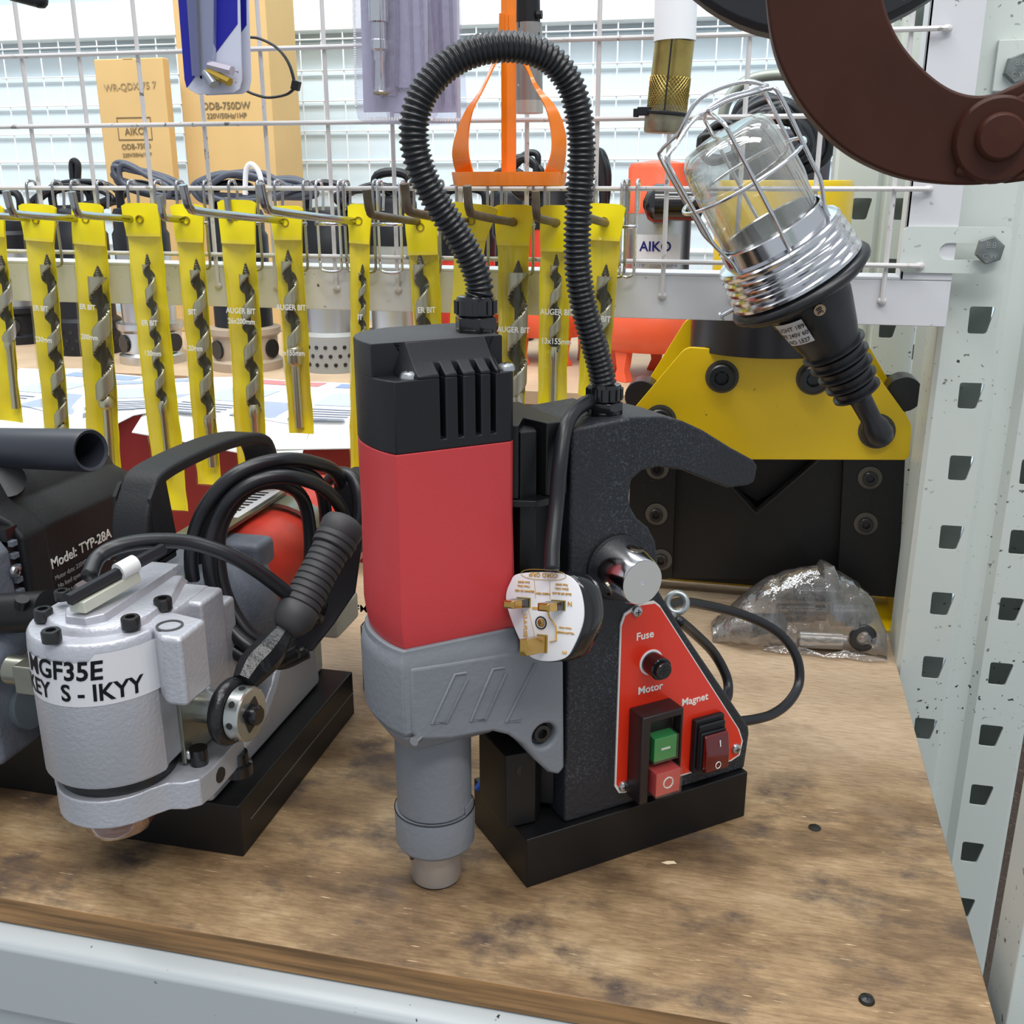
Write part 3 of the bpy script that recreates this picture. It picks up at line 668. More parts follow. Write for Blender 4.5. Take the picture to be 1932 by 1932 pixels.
def auger(name, mtx, L0, R, Lf, Ls, Lt, Rs, lab, collar=0):
    # along local +Z from the screw tip: tip length L0, flute length Lf, shank Ls
    t = thing(name, lab, 'auger bit', mtx.translation, None, 'auger bits in the yellow sleeves')
    b = B(mtx); n = 26
    b.lathe((0, 0, 0), (0, 0, 1), [(.0002, 0)]+[(.0004+R*.42*i/9+(.0006 if i % 2 else 0), L0*(i+1)/10) for i in range(9)]+[(R*.5, L0)], 10); obj('screw_tip', b, DSTL, t)
    b = B(mtx); nz = int(Lf/.0011); pitch = R*5.4; rows = []; np_ = 28
    for i in range(nz+1):
        z = L0+Lf*i/nz; th = 2*PI*(z/pitch); ring = []
        for j in range(np_):
            a = 2*PI*j/np_; d = (a-th+PI) % (2*PI)-PI
            land = 1/(1+math.exp((abs(d)-1.50)*16)); r = R*.42+(R-R*.42)*land
            cx, cy = R*.12*math.cos(th), R*.12*math.sin(th)
            ring.append((V((r*math.cos(a)+cx*(1-land), r*math.sin(a)+cy*(1-land), z)), land))
        rows.append(ring)
    vs = [[b.bm.verts.new(b.T(p)) for p, _ in r] for r in rows]
    for i in range(nz):
        for j in range(np_):
            k = (j+1) % np_; f = b.bm.faces.new([vs[i][j], vs[i][k], vs[i+1][k], vs[i+1][j]])
            f.material_index = 0 if (rows[i][j][1]+rows[i][k][1]+rows[i+1][j][1]+rows[i+1][k][1])/4 > .8 else 1
    b.face(vs[0][::-1]); b.face(vs[-1]); obj('flute', b, [mat('land_steel', (186, 186, 186), .38, metal=.85), mat('flute_dark', (44, 45, 44), .4, metal=.6)], t, smooth=60)
    b = B(mtx); z = L0+Lf; pr = [(R*.55, z-.004), (R*.8, z), (R*.8, z+.006), (Rs, z+.009), (Rs, z+Ls)] if not collar else [(R*.6, z-.002), (Rs*1.7, z+.002), (Rs*1.7, z+.014), (Rs*1.5, z+.016), (Rs, z+.018), (Rs, z+Ls)]
    b.lathe((0, 0, 0), (0, 0, 1), pr, 20); obj('shank', b, STL, t)
    return t
NTH = ['leftmost, cut by the picture edge', 'first full', 'second full', 'third full', 'fourth full', 'fifth full', 'sixth full', 'narrow', '', '', '', '', '']
#        top x,y   bot x,y  wtop wbot  Y    tip x,y  flute px, end px y, dia, text
PK = [((-22, 385), (18, 795), 62, 58, 0.842, (2, 480), 640, 770, 26, None, 'cut off by the left edge of the picture'),
      ((70, 385), (112, 850), 76, 54, 0.838, (88, 478), 805, 840, 27, ('ER BIT', 570, '230mm', 628), 'leftmost fully in view, foot behind the black tube'),
      ((165, 383), (200, 908), 62, 70, 0.842, (184, 500), 748, 890, 38, ('ER BIT', 565, '200mm', 620), 'with the thickest long bit, behind the black tube end'),
      ((265, 383), (325, 962), 74, 68, 0.838, (277, 478), 758, 892, 21, ('ER BIT', 594, '130mm', 650), 'hanging lowest, foot seen under the carry handle'),
      ((353, 385), (396, 915), 64, 50, 0.842, (370, 487), 785, 880, 27, ('BIT', 575, '20mm', 642), 'ending just above the black carry handle, darker bit'),
      ((447, 377), (478, 900), 76, 62, 0.836, (463, 495), 766, 880, 27, ('AUGER BIT', 573, '26x200mm', 592), 'with wide header, foot behind the cable coil'),
      ((540, 388), (569, 818), 66, 50, 0.842, (543, 470), 648, 806, 28, ('AUGER BIT', 570, 'x155mm', 655), 'shortest, with a collared bit'),
      ((680, 385), (677, 905), 46, 36, 0.846, (684, 498), 720, 880, 15, ('IT', 585, '10mm', 642), 'narrowest, beside the red motor left flank'),
      ((794, 396), (815, 760), 60, 56, 0.842, (792, 475), 700, 745, 29, ('ER BIT', 577, '', 0), 'behind the conduit above the motor cap'),
      ((893, 384), (862, 760), 96, 44, 0.838, None, 0, 0, 0, ('AUG', 595, '', 0), 'with wide header tapering behind the conduit'),
      ((970, 386), (965, 770), 78, 52, 0.848, (978, 490), 745, 765, 39, ('AUGER BIT', 612, '', 0), 'with the thickest bit under the conduit arch'),
      ((1050, 387), (1042, 768), 62, 56, 0.842, (1050, 478), 660, 760, 23, ('AUGER BIT', 580, '13x155mm', 635), 'just left of the conduit right limb'),
      ((1143, 384), (1118, 748), 76, 58, 0.838, (1144, 497), 705, 740, 32, ('ER BIT', 592, '', 0), 'rightmost, crossed by the conduit')]
for idx, (tp, bt, wt, wb, Y, tip, fe, se, dia, tx, where) in enumerate(PK):
    T = at(*tp, Y=Y); Bt = at(*bt, Y=Y); mid = at((tp[0]+bt[0])/2, (tp[1]+bt[1])/2, Y=Y)
    ppm = F/((mid-CP).dot(fw)); dn = (Bt-T).normalized(); Lz = (Bt-T).length; nrm = V((0, -1, 0)); ux = nrm.cross(dn).normalized()*-1
    if ux.x < 0: ux = -ux
    m = M4.Identity(4)
    for i, c in enumerate((ux, nrm, dn)):
        for j in range(3): m[j][i] = c[j]
    m.translation = T
    t = thing('auger_bit_sleeve', 'yellow auger bit sleeve '+where, 'plastic sleeve', T, None, 'yellow sleeves on the hooks')
    W0 = wt/ppm; W1 = wb/ppm; hd = .028+.004*(idx % 3)
    def wid(s):
        k = min(1, s/(hd*1.1)); mm = W0*(1-k)+(W0*.25+W1*.75)*k; return mm+(W1-mm)*max(0, (s-hd)/(Lz-hd))
    seed = idx*3.7
    def sheet(s0, s1, y0, mt, nm, puff=0, thick=.0006, lab=None, inset=0, par=None):
        b = B(m); nu, nv = 8, max(6, int((s1-s0)/.007)); L = []
        for side in (0, 1):
            g = []
            for i in range(nv+1):
                s = s0+(s1-s0)*i/nv; ww = wid(s)/2-inset; r = []
                for j in range(nu+1):
                    u = -1+2*j/nu; wob = .0011*NZ.noise((u*1.3+seed, s*45, seed))+.0022*NZ.noise((seed, s*16, 1))
                    cor = .0025*(abs(u)**6) if s < .002 else 0
                    r.append(b.bm.verts.new(b.T((u*ww+.0008*NZ.noise((seed+9, s*60, u)), y0+wob+puff*(1-u*u)*min(1, max(0, s-s0)/.03+.2)*min(1, (s1-s)/.02+.15)+(thick if side else 0), s+cor))))
                g.append(r)
            L.append(g)
        for i in range(nv):
            for j in range(nu):
                for side in (0, 1):
                    g = L[side]; q = [g[i][j], g[i][j+1], g[i+1][j+1], g[i+1][j]]; b.face(q if side else q[::-1])
        g0, g1 = L
        for i in range(nv): b.face([g0[i][0], g1[i][0], g1[i+1][0], g0[i+1][0]]); b.face([g0[i][nu], g0[i+1][nu], g1[i+1][nu], g1[i][nu]])
        for j in range(nu): b.face([g0[0][j], g0[0][j+1], g1[0][j+1], g1[0][j]]); b.face([g0[nv][j], g1[nv][j], g1[nv][j+1], g0[nv][j+1]])
        return obj(nm, b, mt, par or t, smooth=60, label=lab)
    R = dia/2/ppm if dia else .001
    bk = sheet(0, Lz, -.0005, YSL, 'backing', -(R+.001))
    sheet(0, hd, .0012, YSL, 'header', .0025)
    fl = sheet(hd-.003, Lz, .0025, CLR, 'clear_window', R+.003, .0002)
    b = B(m); b.lathe((0, .003, .0135), (0, 1, 0), [(.0028, -.0045), (.0028, .002), (.0036, .002), (.0036, -.0045), (.0028, -.0045)], 16, caps=False)
    obj('punched_hole', b, mat('hole_rim', (150, 132, 20), .4), t)
    b = B(m); b.lathe((0, .0044, .0135), (0, 1, 0), [(.0028, -.001), (.0028, .001)], 16); obj('hole_shade', b, BOLT, t) if 0 else b.bm.free()
    if dia:
        q = at(*tip, Y=Y); e = at(tip[0]+(bt[0]-tp[0])/(bt[1]-tp[1])*(se-tip[1]), se, Y=Y); d = (e-q).normalized(); am = frame(q, d)
        tot = (e-q).length; f1 = tot*(fe-tip[1])/(se-tip[1]); L0 = min(.010, R*1.3+.003)
        auger('auger_bit', am, L0, R, f1-L0, tot-f1, 0, min(R*.62, .0042), 'auger bit in the yellow sleeve '+where, collar=1 if idx == 6 else 0)
    if tx:
        for s, py in ((tx[0], tx[1]), (tx[2], tx[3])):
            if s:
                fr = (py-tp[1])/(bt[1]-tp[1]); p = T+dn*(Lz*fr)+nrm*(R+.0075)
                text('print', s, .0066, tmat(p+ux*.0045, ux, nrm), PRT, t, .015, sx=.85)

# ================================================================ THINGS HANGING ON THE UPPER MESH
def prism2(pxs, Y, th): return [at(x, y, Y=Y) for x, y in pxs], V((0, th, 0))
# jigsaw blade sets on blue and white cards
def blade_card(dx, dy, Y, lab, full):
    t = thing('blade_pack', lab, 'blister pack', at(400+dx, 90+dy, Y=Y), None, 'blue tool packs')
    out = [(330, -160), (448, -160), (452, 0), (456, 150), (452, 168), (440, 175), (372, 178), (356, 168), (350, 155), (336, 0)]
    P = [at(x+dx, y+dy, Y=Y) for x, y in out]
    b = B(); b.prism(P, (0, .0014, 0)); obj('card', b, mat('pack_white', (200, 204, 222), .35), t, .0003)
    def patch(nm, pts, m, off=.0004, th=.0004): b = B(); b.prism([at(x+dx, y+dy, Y=Y-off) for x, y in pts], (0, th, 0)); return obj(nm, b, m, t)
    patch('blue_band', [(330.5, -160), (344, -160), (364, 10), (371, 140), (352, 166), (348, 150), (336, 0)], BLUEC)
    patch('blue_band', [(404, -160), (446, -160), (448, 45), (407, 100), (404, 40)], BLUEC)
    b = B(); bl = [(366, -160)]; 
    for k in range(60): yy = -160+k*5.2; bl += [(361+(yy+160)*.045, yy), (364+(yy+160)*.045, yy+2.6)]
    b.prism([at(x+dx, y+dy, Y=Y-.004) for x, y in [(349, -160)]+[(p[0]+2, p[1]) for p in bl]+[(377, 143), (362, 143)]], (0, .0012, 0)); obj('saw_blade', b, mat('blade_blue', (60, 66, 150), .3, metal=.5), t)
    patch('clear_blister', [(345, -160), (404, -160), (402, 100), (396, 125), (380, 143), (362, 143), (352, 0)], clear('pack_blister', (190, 196, 226), .12, .06, .3) if 'pack_blister' not in MATS else MATS['pack_blister'], .007, .005)
    for a, c, r, m in (((396, 123), (438, 134), .0045, GREYC), ((392, 134), (434, 155), .004, mat('ochre_rod', (170, 140, 50), .3, metal=.5)), ((388, 137), (404, 160), .0042, mat('grey_tube', (150, 156, 170), .3, metal=.5))):
        b = B(); b.cyl(at(a[0]+dx, a[1]+dy, Y=Y-.004), at(c[0]+dx, c[1]+dy, Y=Y-.009), r*.85, n=12 if m.name == 'grey_tube' else 6); obj('sample_rod', b, m, t)
    return t
blade_card(0, 0, .800, 'front blue and white blister pack with a toothed blade, upper left', 1)
blade_card(17, 2, .812, 'second blue and white blister pack, mostly hidden behind the first', 0)
b = B(); pts = [at(x, y, Y=.85) for x, y in ((466, 70), (490, 73), (522, 90), (545, 120), (556, 160), (550, 172), (535, 180), (505, 184), (480, 178), (466, 172))]
b.tube(spline(pts, 6), .0011, 8, flat=2.0); t = obj('cable_tie', b, BLK, None); tag(t, 'black cable tie looped around the grid beside the blue packs', 'cable tie')
q = at(558, 163, Y=.85); b = B(M4.Translation(q) @ M4.Rotation(.3, 4, 'Y')); b.box(-.0032, .0032, -.003, .003, -.003, .0045); obj('tie_head', b, BLK, t, .0006)
# cutter blisters
def cutter_blister(dx, dy, Y, lab, sc_=1):
    t = thing('cutter_blister', lab, 'blister pack', at(760+dx, 90+dy, Y=Y), None, 'clear cutter packs')
    out = [(658, -140), (806, -140), (812, 0), (822, 150), (826, 215), (815, 232), (700, 236), (676, 226), (670, 200), (664, 0)]
    b = B(); b.prism([at(x+dx, y+dy, Y=Y) for x, y in out], (0, .0006, 0)); obj('shell', b, BLIS, t, .0002)
    inn = [(672, -140), (800, -140), (806, 0), (808, 210), (686, 212), (680, 0)]
    b = B(); b.prism([at(x+dx, y+dy, Y=Y+.002) for x, y in inn], (0, .0006, 0)); obj('card', b, mat('pack_lilac', (228, 226, 242), .4), t)
    text('print', '0mm', .006, tmat(at(760+dx, 168+dy, Y=Y+.0015), (1, 0, 0), (0, -1, 0)), mat('print_grey2', (110, 110, 120), .5), t)
    b = B(); b.prism([at(x+dx, y+dy, Y=Y-.012) for x, y in ((694, -140), (742, -140), (746, 60), (744, 168), (738, 180), (706, 180), (700, 165), (696, 20))], (0, .012, 0)); obj('cavity', b, BLIS, t, .002)
    top = at(712+dx, -60+dy, Y=Y-.006); bot = at(718+dx, 176+dy, Y=Y-.006); d = bot-top; Lc = d.length; b = B()
    b.lathe(top, d, [(.0075, 0), (.0075, Lc*.42), (.0055, Lc*.43), (.0055, Lc*.56), (.0066, Lc*.57), (.0066, Lc*.64), (.0045, Lc*.66), (.0045, Lc*.72), (.0035, Lc*.74), (.0044, Lc*.97), (.0055, Lc)], 20); obj('cutter', b, CHR, t)
    b = B(); b.lathe(bot, d, [(.0056, -.001), (.0056, .001)], 20); obj('tip_cap', b, BRASSY, t)
    for x in (770, 790):
        b = B(); b.cyl(at(x+dx, -130+dy, Y=Y-.0005), at(x+10+dx, 195+dy, Y=Y-.0005), .0012, n=6); obj('moulded_ridge', b, BLIS, t)
    b = B()
    for k in range(26): p = at(690+5*k+dx, 224+dy, Y=Y-.0005); b.box(p.x-.0006, p.x+.0006, p.y-.0005, p.y, p.z-.0012, p.z+.0012)
    for k in range(60): p = at(667+dx+k*.08, -60+4.4*k+dy, Y=Y-.0005); b.box(p.x-.0009, p.x+.0009, p.y-.0005, p.y, p.z-.0005, p.z+.0005)
    obj('crimped_edge', b, WHT, t)
cutter_blister(0, 0, .805, 'front clear lilac blister pack holding a slim cutter')
cutter_blister(56, 2, .822, 'rear clear lilac blister pack, overlapped by the front one')
# orange hanging frame: ring plate, central flat bar, two twisted straps
t = thing('orange_stirrer', 'orange enamelled ring with central bar and two curved straps inside the conduit arch', 'mixing paddle', at(960, 340, Y=.80))
Yo = .80; c = at(961, 338, Y=Yo); e = at(1068, 338, Y=Yo); r = (e-c).length
b = B(); b.lathe(c, (0, 0, 1), [(r*.93, -.0052), (r*.97, -.0045), (r, .0042), (r*1.0, .005), (r*.97, .005), (r*.93, -.003)], 48, caps=False); b.lathe(c, (0, 0, 1), [(r*.94, -.0052), (r*.94, -.0042), (.0001, -.0042), (.0001, -.0052)], 48, caps=False); obj('ring', b, ORG, t)
a = at(961, -120, Y=Yo); w2 = .0053
b = B(); b.prism([V((a.x-w2, Yo-.004, a.z)), V((a.x, Yo-.007, a.z)), V((a.x+w2*1.1, Yo-.004, a.z)), V((a.x+w2*1.1, Yo-.002, a.z)), V((a.x, Yo-.005, a.z)), V((a.x-w2, Yo-.002, a.z))], (c.x-a.x, 0, c.z-a.z)); obj('centre_bar', b, ORG, t, .0003)
def ribbon(pairs, Y0s, m=ORG, th=.0012, par=None, nm='strap'):
    L = spline([at(x0, y, Y=Y0s[i][0]) for i, (x0, x1, y) in enumerate(pairs)], 6); R_ = spline([at(x1, y, Y=Y0s[i][1]) for i, (x0, x1, y) in enumerate(pairs)], 6)
    b = B(); rings = []
    for k, (l, r_) in enumerate(zip(L, R_)):
        tg = (L[min(k+1, len(L)-1)]-L[max(k-1, 0)]).normalized(); n = tg.cross((r_-l)).normalized()*th/2; rings.append([l+n, r_+n, r_-n, l-n])
    b.loft(rings); return obj(nm, b, m, par, smooth=40)
ribbon([(861, 893, 328), (854, 884, 290), (862, 884, 250), (880, 892, 208), (907, 911, 170), (925, 930, 130), (938, 946, 95), (942, 950, 60), (943, 951, 25)],
       [(.800, .79), (.796, .782), (.793, .78), (.79, .778), (.80, .785), (.803, .79), (.80, .794), (.798, .794), (.798, .794)], par=t)
ribbon([(1026, 1062, 328), (1040, 1067, 290), (1040, 1066, 250), (1030, 1050, 205), (1008, 1018, 165), (995, 1001, 135), (978, 990, 100), (962, 976, 60), (960, 974, 28)],
       [(.778, .79), (.775, .79), (.778, .79), (.782, .787), (.788, .788), (.79, .792), (.792, .794), (.793, .7935), (.793, .7935)], par=t)
b = B(); p = at(967, 14, Y=.7935)
# hole saw arbor / core drill
t = thing('core_drill', 'grey steel core bit with black upper sleeve behind the orange bar', 'core drill bit', at(996, 100, Y=.835))
a = at(994, -80, Y=.835); d1 = at(996, 44, Y=.835); d2 = at(998, 190, Y=.835); d3 = at(998, 214, Y=.835)
b = B(); b.cyl(a, d1, .0094, n=28); obj('upper_sleeve', b, BLK, t); b = B(); b.box(d1.x-.005, d1.x+.004, d1.y-.0098, d1.y-.0085, d1.z-.004, d1.z+.001); q = at(1013, 28, Y=.83); b.cyl(q, q+V((.004, 0, 0)), .003, n=10); obj('drive_lug', b, BLK, t)
b = B(); b.cyl(d1, d2, .0107, n=28); obj('tube', b, mat('grey_steel_tube', (150, 150, 148), .35, metal=.6, speck=.72, sscale=300, speckcol=(220, 220, 220)), t)
b = B(); b.cyl(d2, d3, .0109, n=28); obj('cutting_rim', b, mat('pale_rim', (186, 186, 182), .35, metal=.5), t)
b = B(); q = at(1016, 60, Y=.8235); b.box(q.x-.0004, q.x+.0004, .8250, .8262, q.z-.008, q.z); obj('slot', b, BOLT, t)
# brass split sleeve anchor with paper
t = thing('expansion_sleeve', 'yellow zinc knurled split sleeve with a white paper wrap, hanging left of the lamp', 'anchor sleeve', at(1255, 150, Y=.83))
a = at(1278, -90, Y=.83); p1 = at(1273, 78, Y=.83); p2 = at(1259, 200, Y=.83); p3 = at(1255, 251, Y=.83); r = .0148
b = B(); b.cyl(a, p1, r*1.04, n=28); obj('paper_wrap', b, PAP, t)
b = B(); b.cyl(p1, p2, r*.98, r*.99, n=28); sl = obj('sleeve', b, BRASSY, t)
d = (p2-p1).normalized(); xx = V((0, -1, 0)); b = B()
b.strip([p1+V((-.0008, -r*.99, 0)), p2+V((-.0008, -r*1.0, -.006))], .0012, .0008, (1, 0, 0)); obj('split', b, BOLT, t)
k0 = p1.lerp(p2, .55); b = B(frame(k0, d)); LL = (p3-k0).length*.86
for s in (-1, 1):
    for k in range(34):
        a0 = 2*PI*k/34; b.tube([V(((r+.0001)*math.cos(a0+s*q*.24), (r+.0001)*math.sin(a0+s*q*.24), LL*q/8)) for q in range(9)], .00030, 4)
obj('knurling', b, BRASSY, t)
b = B(); b.lathe(p2, p3-p2, [(r*.99, 0), (r*.99, .004), (r*1.1, .0045), (r*1.1, (p3-p2).length*.92), (r*1.03, (p3-p2).length)], 28); obj('end_cone', b, mat('dull_zinc', (150, 146, 126), .4, metal=.7, mott=.3, mscale=90), t)
c = at(1258, 215, Y=.83); b = B(); b.tube([c+V(((r*1.14)*math.cos(2*PI*i/24), (r*1.14)*math.sin(2*PI*i/24), .0015*math.cos(2*PI*i/24)*-1)) for i in range(24)], .0014, 6, closed=True, flat=.5)
o = obj('cable_tie', b, BLK, None); tag(o, 'black cable tie around the zinc sleeve left of the lamp', 'cable tie')
q = at(1218, 210, Y=.822); b = B(M4.Translation(q)); b.box(-.006, .004, -.003, .003, -.003, .003); b.box(-.009, -.005, -.002, .002, -.004, .002); obj('tie_head', b, BLK, o, .0006)
q = at(60, -6, Y=.80); b = B(); b.cyl(at(20, -14, Y=.8), at(74, 0, Y=.8), .006, n=12); b.ball(at(76, 1, Y=.8), .0062, 12); o = obj('plier_handle', b, BLK, None); tag(o, 'black plastic handle tip dipping into the top left corner', 'handle')

# ================================================================ CAGED INSPECTION LAMP
Yl = .81; tip = at(1655, 812, Y=Yl-.0); col = at(1497, 512, Y=Yl-.012); ax = (col-tip).normalized(); ax = (ax+V((0, -.10, 0))).normalized()
T0 = tip; Ls = (at(1497, 512, Y=Yl)-tip).length
lm = frame(T0, ax, V((0, -1, 0))); kp = 1945/.87
t = thing('inspection_lamp', 'caged glass inspection lamp with black rubber handle hanging aslant on the grid', 'lamp', T0)
def LA(prof, n=36): b = B(lm); b.lathe((0, 0, 0), (0, 0, 1), prof, n); return b
s = Ls
# lengths along the axis measured from the cable end
hp = [(.0045, -.012), (.0085, -.010), (.0105, -.004), (.0100, .004), (.0075, .010), (.0082, .028), (.0095, .032)]
z = .034
for k in range(5):
    r0 = .0155+.0014*k; hp += [(r0-.003, z), (r0, z+.001), (r0+.0028, z+.0018), (r0+.0028, z+.0034), (r0+.0002, z+.0042), (r0+.0005, z+.0085)]; z += .0098
hp += [(.0235, z+.004), (.0285, z+.022), (.0305, z+.030), (.031, z+.046)]; zr = z+.046
obj('handle', LA(hp), RUB, t, smooth=45)
obj('rubber_ring', LA([(.030, zr-.004), (.048, zr-.003), (.0525, zr+.0005), (.053, zr+.003), (.051, zr+.0058), (.046, zr+.007), (.03, zr+.007)]), RUB, t, smooth=60)
cp = [(.046, zr+.006)]; zz = zr+.007
for k in range(5): cp += [(.0475-.0006*k, zz), (.0497-.0008*k, zz+.0018), (.0497-.0008*k, zz+.0040), (.0472-.0008*k, zz+.0058)]; zz += .0062
cp += [(.045, zz), (.041, zz+.0008), (.0395, zz+.001), (.0395, zz+.012), (.0385, zz+.0128), (.0375, zz+.012), (.0375, zz-.002)]
obj('threaded_collar', LA(cp, 48), CHR, t, smooth=40)
zg = zz+.010
gl = LA([(.0355, zg-.01), (.0362, zg+.01), (.0350, zg+.056), (.0335, zg+.066), (.0285, zg+.0725), (.018, zg+.0745), (.0001, zg+.075)], 40); obj('glass', gl, GLASS, t, smooth=60)
gl = LA([(.0338, zg-.01), (.0344, zg+.01), (.0332, zg+.056), (.0316, zg+.065), (.0270, zg+.0708), (.017, zg+.0727), (.0001, zg+.0732)], 40); obj('glass_inner_wall', gl, GLASS, t, smooth=60)
for k in range(3):
    a = PI*k/3+.12; cA, sA = math.cos(a), math.sin(a); b = B(lm)
    pf = [(.0405, zz-.002), (.0408, zz+.008), (.0465, zz+.026), (.0468, zz+.040), (.0475, zz+.088), (.0440, zz+.0945), (.034, zz+.097-.0*k), (.014, zz+.100+.0015*k)]
    full = [V((r*cA, r*sA, q)) for r, q in pf]+[V((-r*cA, -r*sA, q)) for r, q in pf[::-1]]
    b.tube(even(spline(full, 6), .0025), .00145, 8); obj('cage_wire', b, CHR, t, smooth=180)
b = B(lm); b.tube([V((.0463*math.cos(2*PI*i/6+.12+dd), .0463*math.sin(2*PI*i/6+.12+dd), zz+.052)) for i in range(6) for dd in (0, .17, .35, .52, .7, .87)], .0014, 8, closed=True); obj('cage_ring', b, CHR, t, smooth=180)
b = B(lm); b.tube(spline([V((.012, .040, zz+.096)), V((.014, .030, zz+.106)), V((.012, .012, zz+.112)), V((.010, -.004, zz+.112)), V((.008, -.018, zz+.104)), V((.004, -.026, zz+.098))], 6), .0016, 8); obj('hanging_hook', b, CHR, t, smooth=180)
b = B(lm); q = V((.006, -.0475, zr+.011)); b.cyl(q+V((0, .006, 0)), q-V((0, .012, 0)), .0015, n=8); b.cyl(q-V((0, .010, 0)), q-V((0, .0115, 0)), .0034, n=12); obj('clamp_screw', b, ZINC, t)
def hpatch(nm, m, a0, a1, z0, z1, rf, n=8):
    b = B(lm)
    for i in range(n):
        u0 = a0+(a1-a0)*i/n; u1 = a0+(a1-a0)*(i+1)/n
        b.poly([(rf(z0)*math.cos(u0), rf(z0)*math.sin(u0), z0), (rf(z0)*math.cos(u1), rf(z0)*math.sin(u1), z0), (rf(z1)*math.cos(u1), rf(z1)*math.sin(u1), z1), (rf(z1)*math.cos(u0), rf(z1)*math.sin(u0), z1)])
    return obj(nm, b, m, t, recalc=False, smooth=180)
rh = lambda q: .0235+(.0305-.0235)*max(0, min(1, (q-z-.004)/.026))+.0022
lb = hpatch('sticker', LABEL, -1.05, -.30, z+.014, z+.034, rh)
for k, s_ in enumerate(('P/LIGHT 1894', 'TYPE 240V 60W', 'NO. LE27')):
    text('print', s_, .0045, None, INK, lb, .01, warp=lambda v, k=k: lm @ V(((rh(z+.029-.006*k)+.0004)*math.cos(-.68+v.x/.029), (rh(z+.029-.006*k)+.0004)*math.sin(-.68+v.x/.029), z+.029-.006*k+v.y)))
rp = rh(z+.034)+.0001; an = .12; cc = lm @ V((rp*math.cos(an), rp*math.sin(an), z+.034)); nn = (lm.to_3x3() @ V((math.cos(an), math.sin(an), -.15))).normalized()
b = B(frame(cc, nn)); b.lathe((0, 0, 0), (0, 0, 1), [(.0042, 0), (.0042, .0005), (.0001, .0006)], 20); o = obj('sticker', b, mat('tan_dot', (190, 160, 124), .5), t, label='round tan sticker reading 38')
text('print', '38', .0055, tmat(cc+nn*.0009, lm.to_3x3() @ V((0, 0, 1)), nn), INK, o, .01)

# ================================================================ YELLOW HYDRAULIC ANGLE CUTTER (behind the wire panel)
t = thing('angle_cutter', 'yellow and black hydraulic angle cutter behind the magnetic drill', 'angle cutter', (.025, 1.0, 0))
def face_plate(nm, pxs, Y, th, m, bev=.0006, holes=(), par=None, lab=None):
    P = [at(x, y, Y=Y) for x, y in pxs]; out = [(p.x, p.z) for p in P]; hs = [[(at(x, y, Y=Y).x, at(x, y, Y=Y).z) for x, y in h] for h in holes]
    o = plate(nm, out, hs, XZ((0, Y, 0)), th, m, par or t, bev); 
    if lab: o['label'] = lab
    return o
Yc = .975
def rp2(pts, r): return [(p[0], p[1]) for p in roundpoly([(x, y, 0) for x, y in pts], r)]
face_plate('front_plate', rp2([(1178, 792), (1294, 655), (1632, 676), (1720, 798), (1716, 868), (1186, 866)], 14), Yc, .006, YEL, .0008)
face_plate('rear_plate', rp2([(1172, 800), (1296, 600), (1632, 640), (1712, 780), (1708, 850), (1186, 850)], 14), Yc+.075, .006, YEL, .0008)
b = B(); c0 = at(1408, 640, Y=Yc+.012)
c0 = V(((at(1295, 640, Y=Yc+.03).x+at(1552, 640, Y=Yc+.03).x)/2, Yc+.05, 0)); rr = (at(1552, 640, Y=Yc+.03).x-at(1295, 640, Y=Yc+.03).x)/2
zb = at(1420, 674, Y=Yc+.05-rr).z; 
c0.x += .010
b.lathe((c0.x, c0.y, zb), (0, 0, 1), [(rr*1.12, 0), (rr*1.12, .045)], 40); obj('ram_collar', b, mat('dark_ring', (34, 32, 36), .3), t, .001)
b = B(); cy = at(1545, 400, Y=Yc+.05); ry = (at(1608, 400, Y=Yc+.05).x-at(1350, 400, Y=Yc+.05).x)/2; cxx = (at(1608, 400, Y=Yc+.05).x+at(1350, 400, Y=Yc+.05).x)/2
b.lathe((cxx, c0.y, zb+.045), (0, 0, 1), [(ry*.96, 0), (ry, .002), (ry, at(1500, 352, Y=Yc+.05).z-zb-.045), (ry*.96, at(1500, 340, Y=Yc+.05).z-zb-.045)], 48); obj('ram_cylinder', b, YEL, t, .0008)
# body cheeks + blade carrier with V notch
V1 = [(1196, 866), (1712, 868), (1700, 1120), (1186, 1110), (1190, 900)]
face_plate('body_plate', [(1190, 862), (1276, 862), (1268, 1092), (1182, 1096)], Yc+.004, .018, BLKS, .0006)
face_plate('body_plate', [(1592, 862), (1708, 864), (1694, 1128), (1580, 1120)], Yc+.004, .018, BLKS, .0006)
face_plate('lower_blade_holder', [(1268, 862), (1330, 862), (1427, 966), (1548, 862), (1600, 862), (1590, 1092), (1262, 1092)], Yc+.018, .014, BLKS, .0006)
face_plate('upper_blade', [(1300, 850), (1560, 850), (1560, 872), (1430, 945), (1300, 872)], Yc+.040, .012, mat('blade_dark', (34, 34, 36), .4, metal=.5), .0004)
b = B(); b.strip([at(1335, 868, Y=Yc+.017), at(1427, 968, Y=Yc+.017), at(1545, 866, Y=Yc+.017)], .006, .0012, (0, 1, 0)); obj('cutting_edge', b, DSTL, t)
b = B(); b.box(-.105, .150, Yc+.052, Yc+.075, .012, .16); o = obj('rear_body', b, BLKS, t, .001)
hb = B(); hb.prism([V((-.03, Yc+.03, .165)), V((.015, Yc+.03, .105)), V((.085, Yc+.03, .165))], (0, .08, 0)); cut(o, hb)
for (x, y, r, wz) in ((1362, 712, .0125, .0155), (1535, 715, .0125, .0155), (1655, 815, .0135, .0165), (1245, 795, .0125, .0155)):
    p = at(x, y, Y=Yc-.004); shcs('bolt', t, (p.x, Yc, p.z), (0, -1, 0), r, .010, washer=wz)
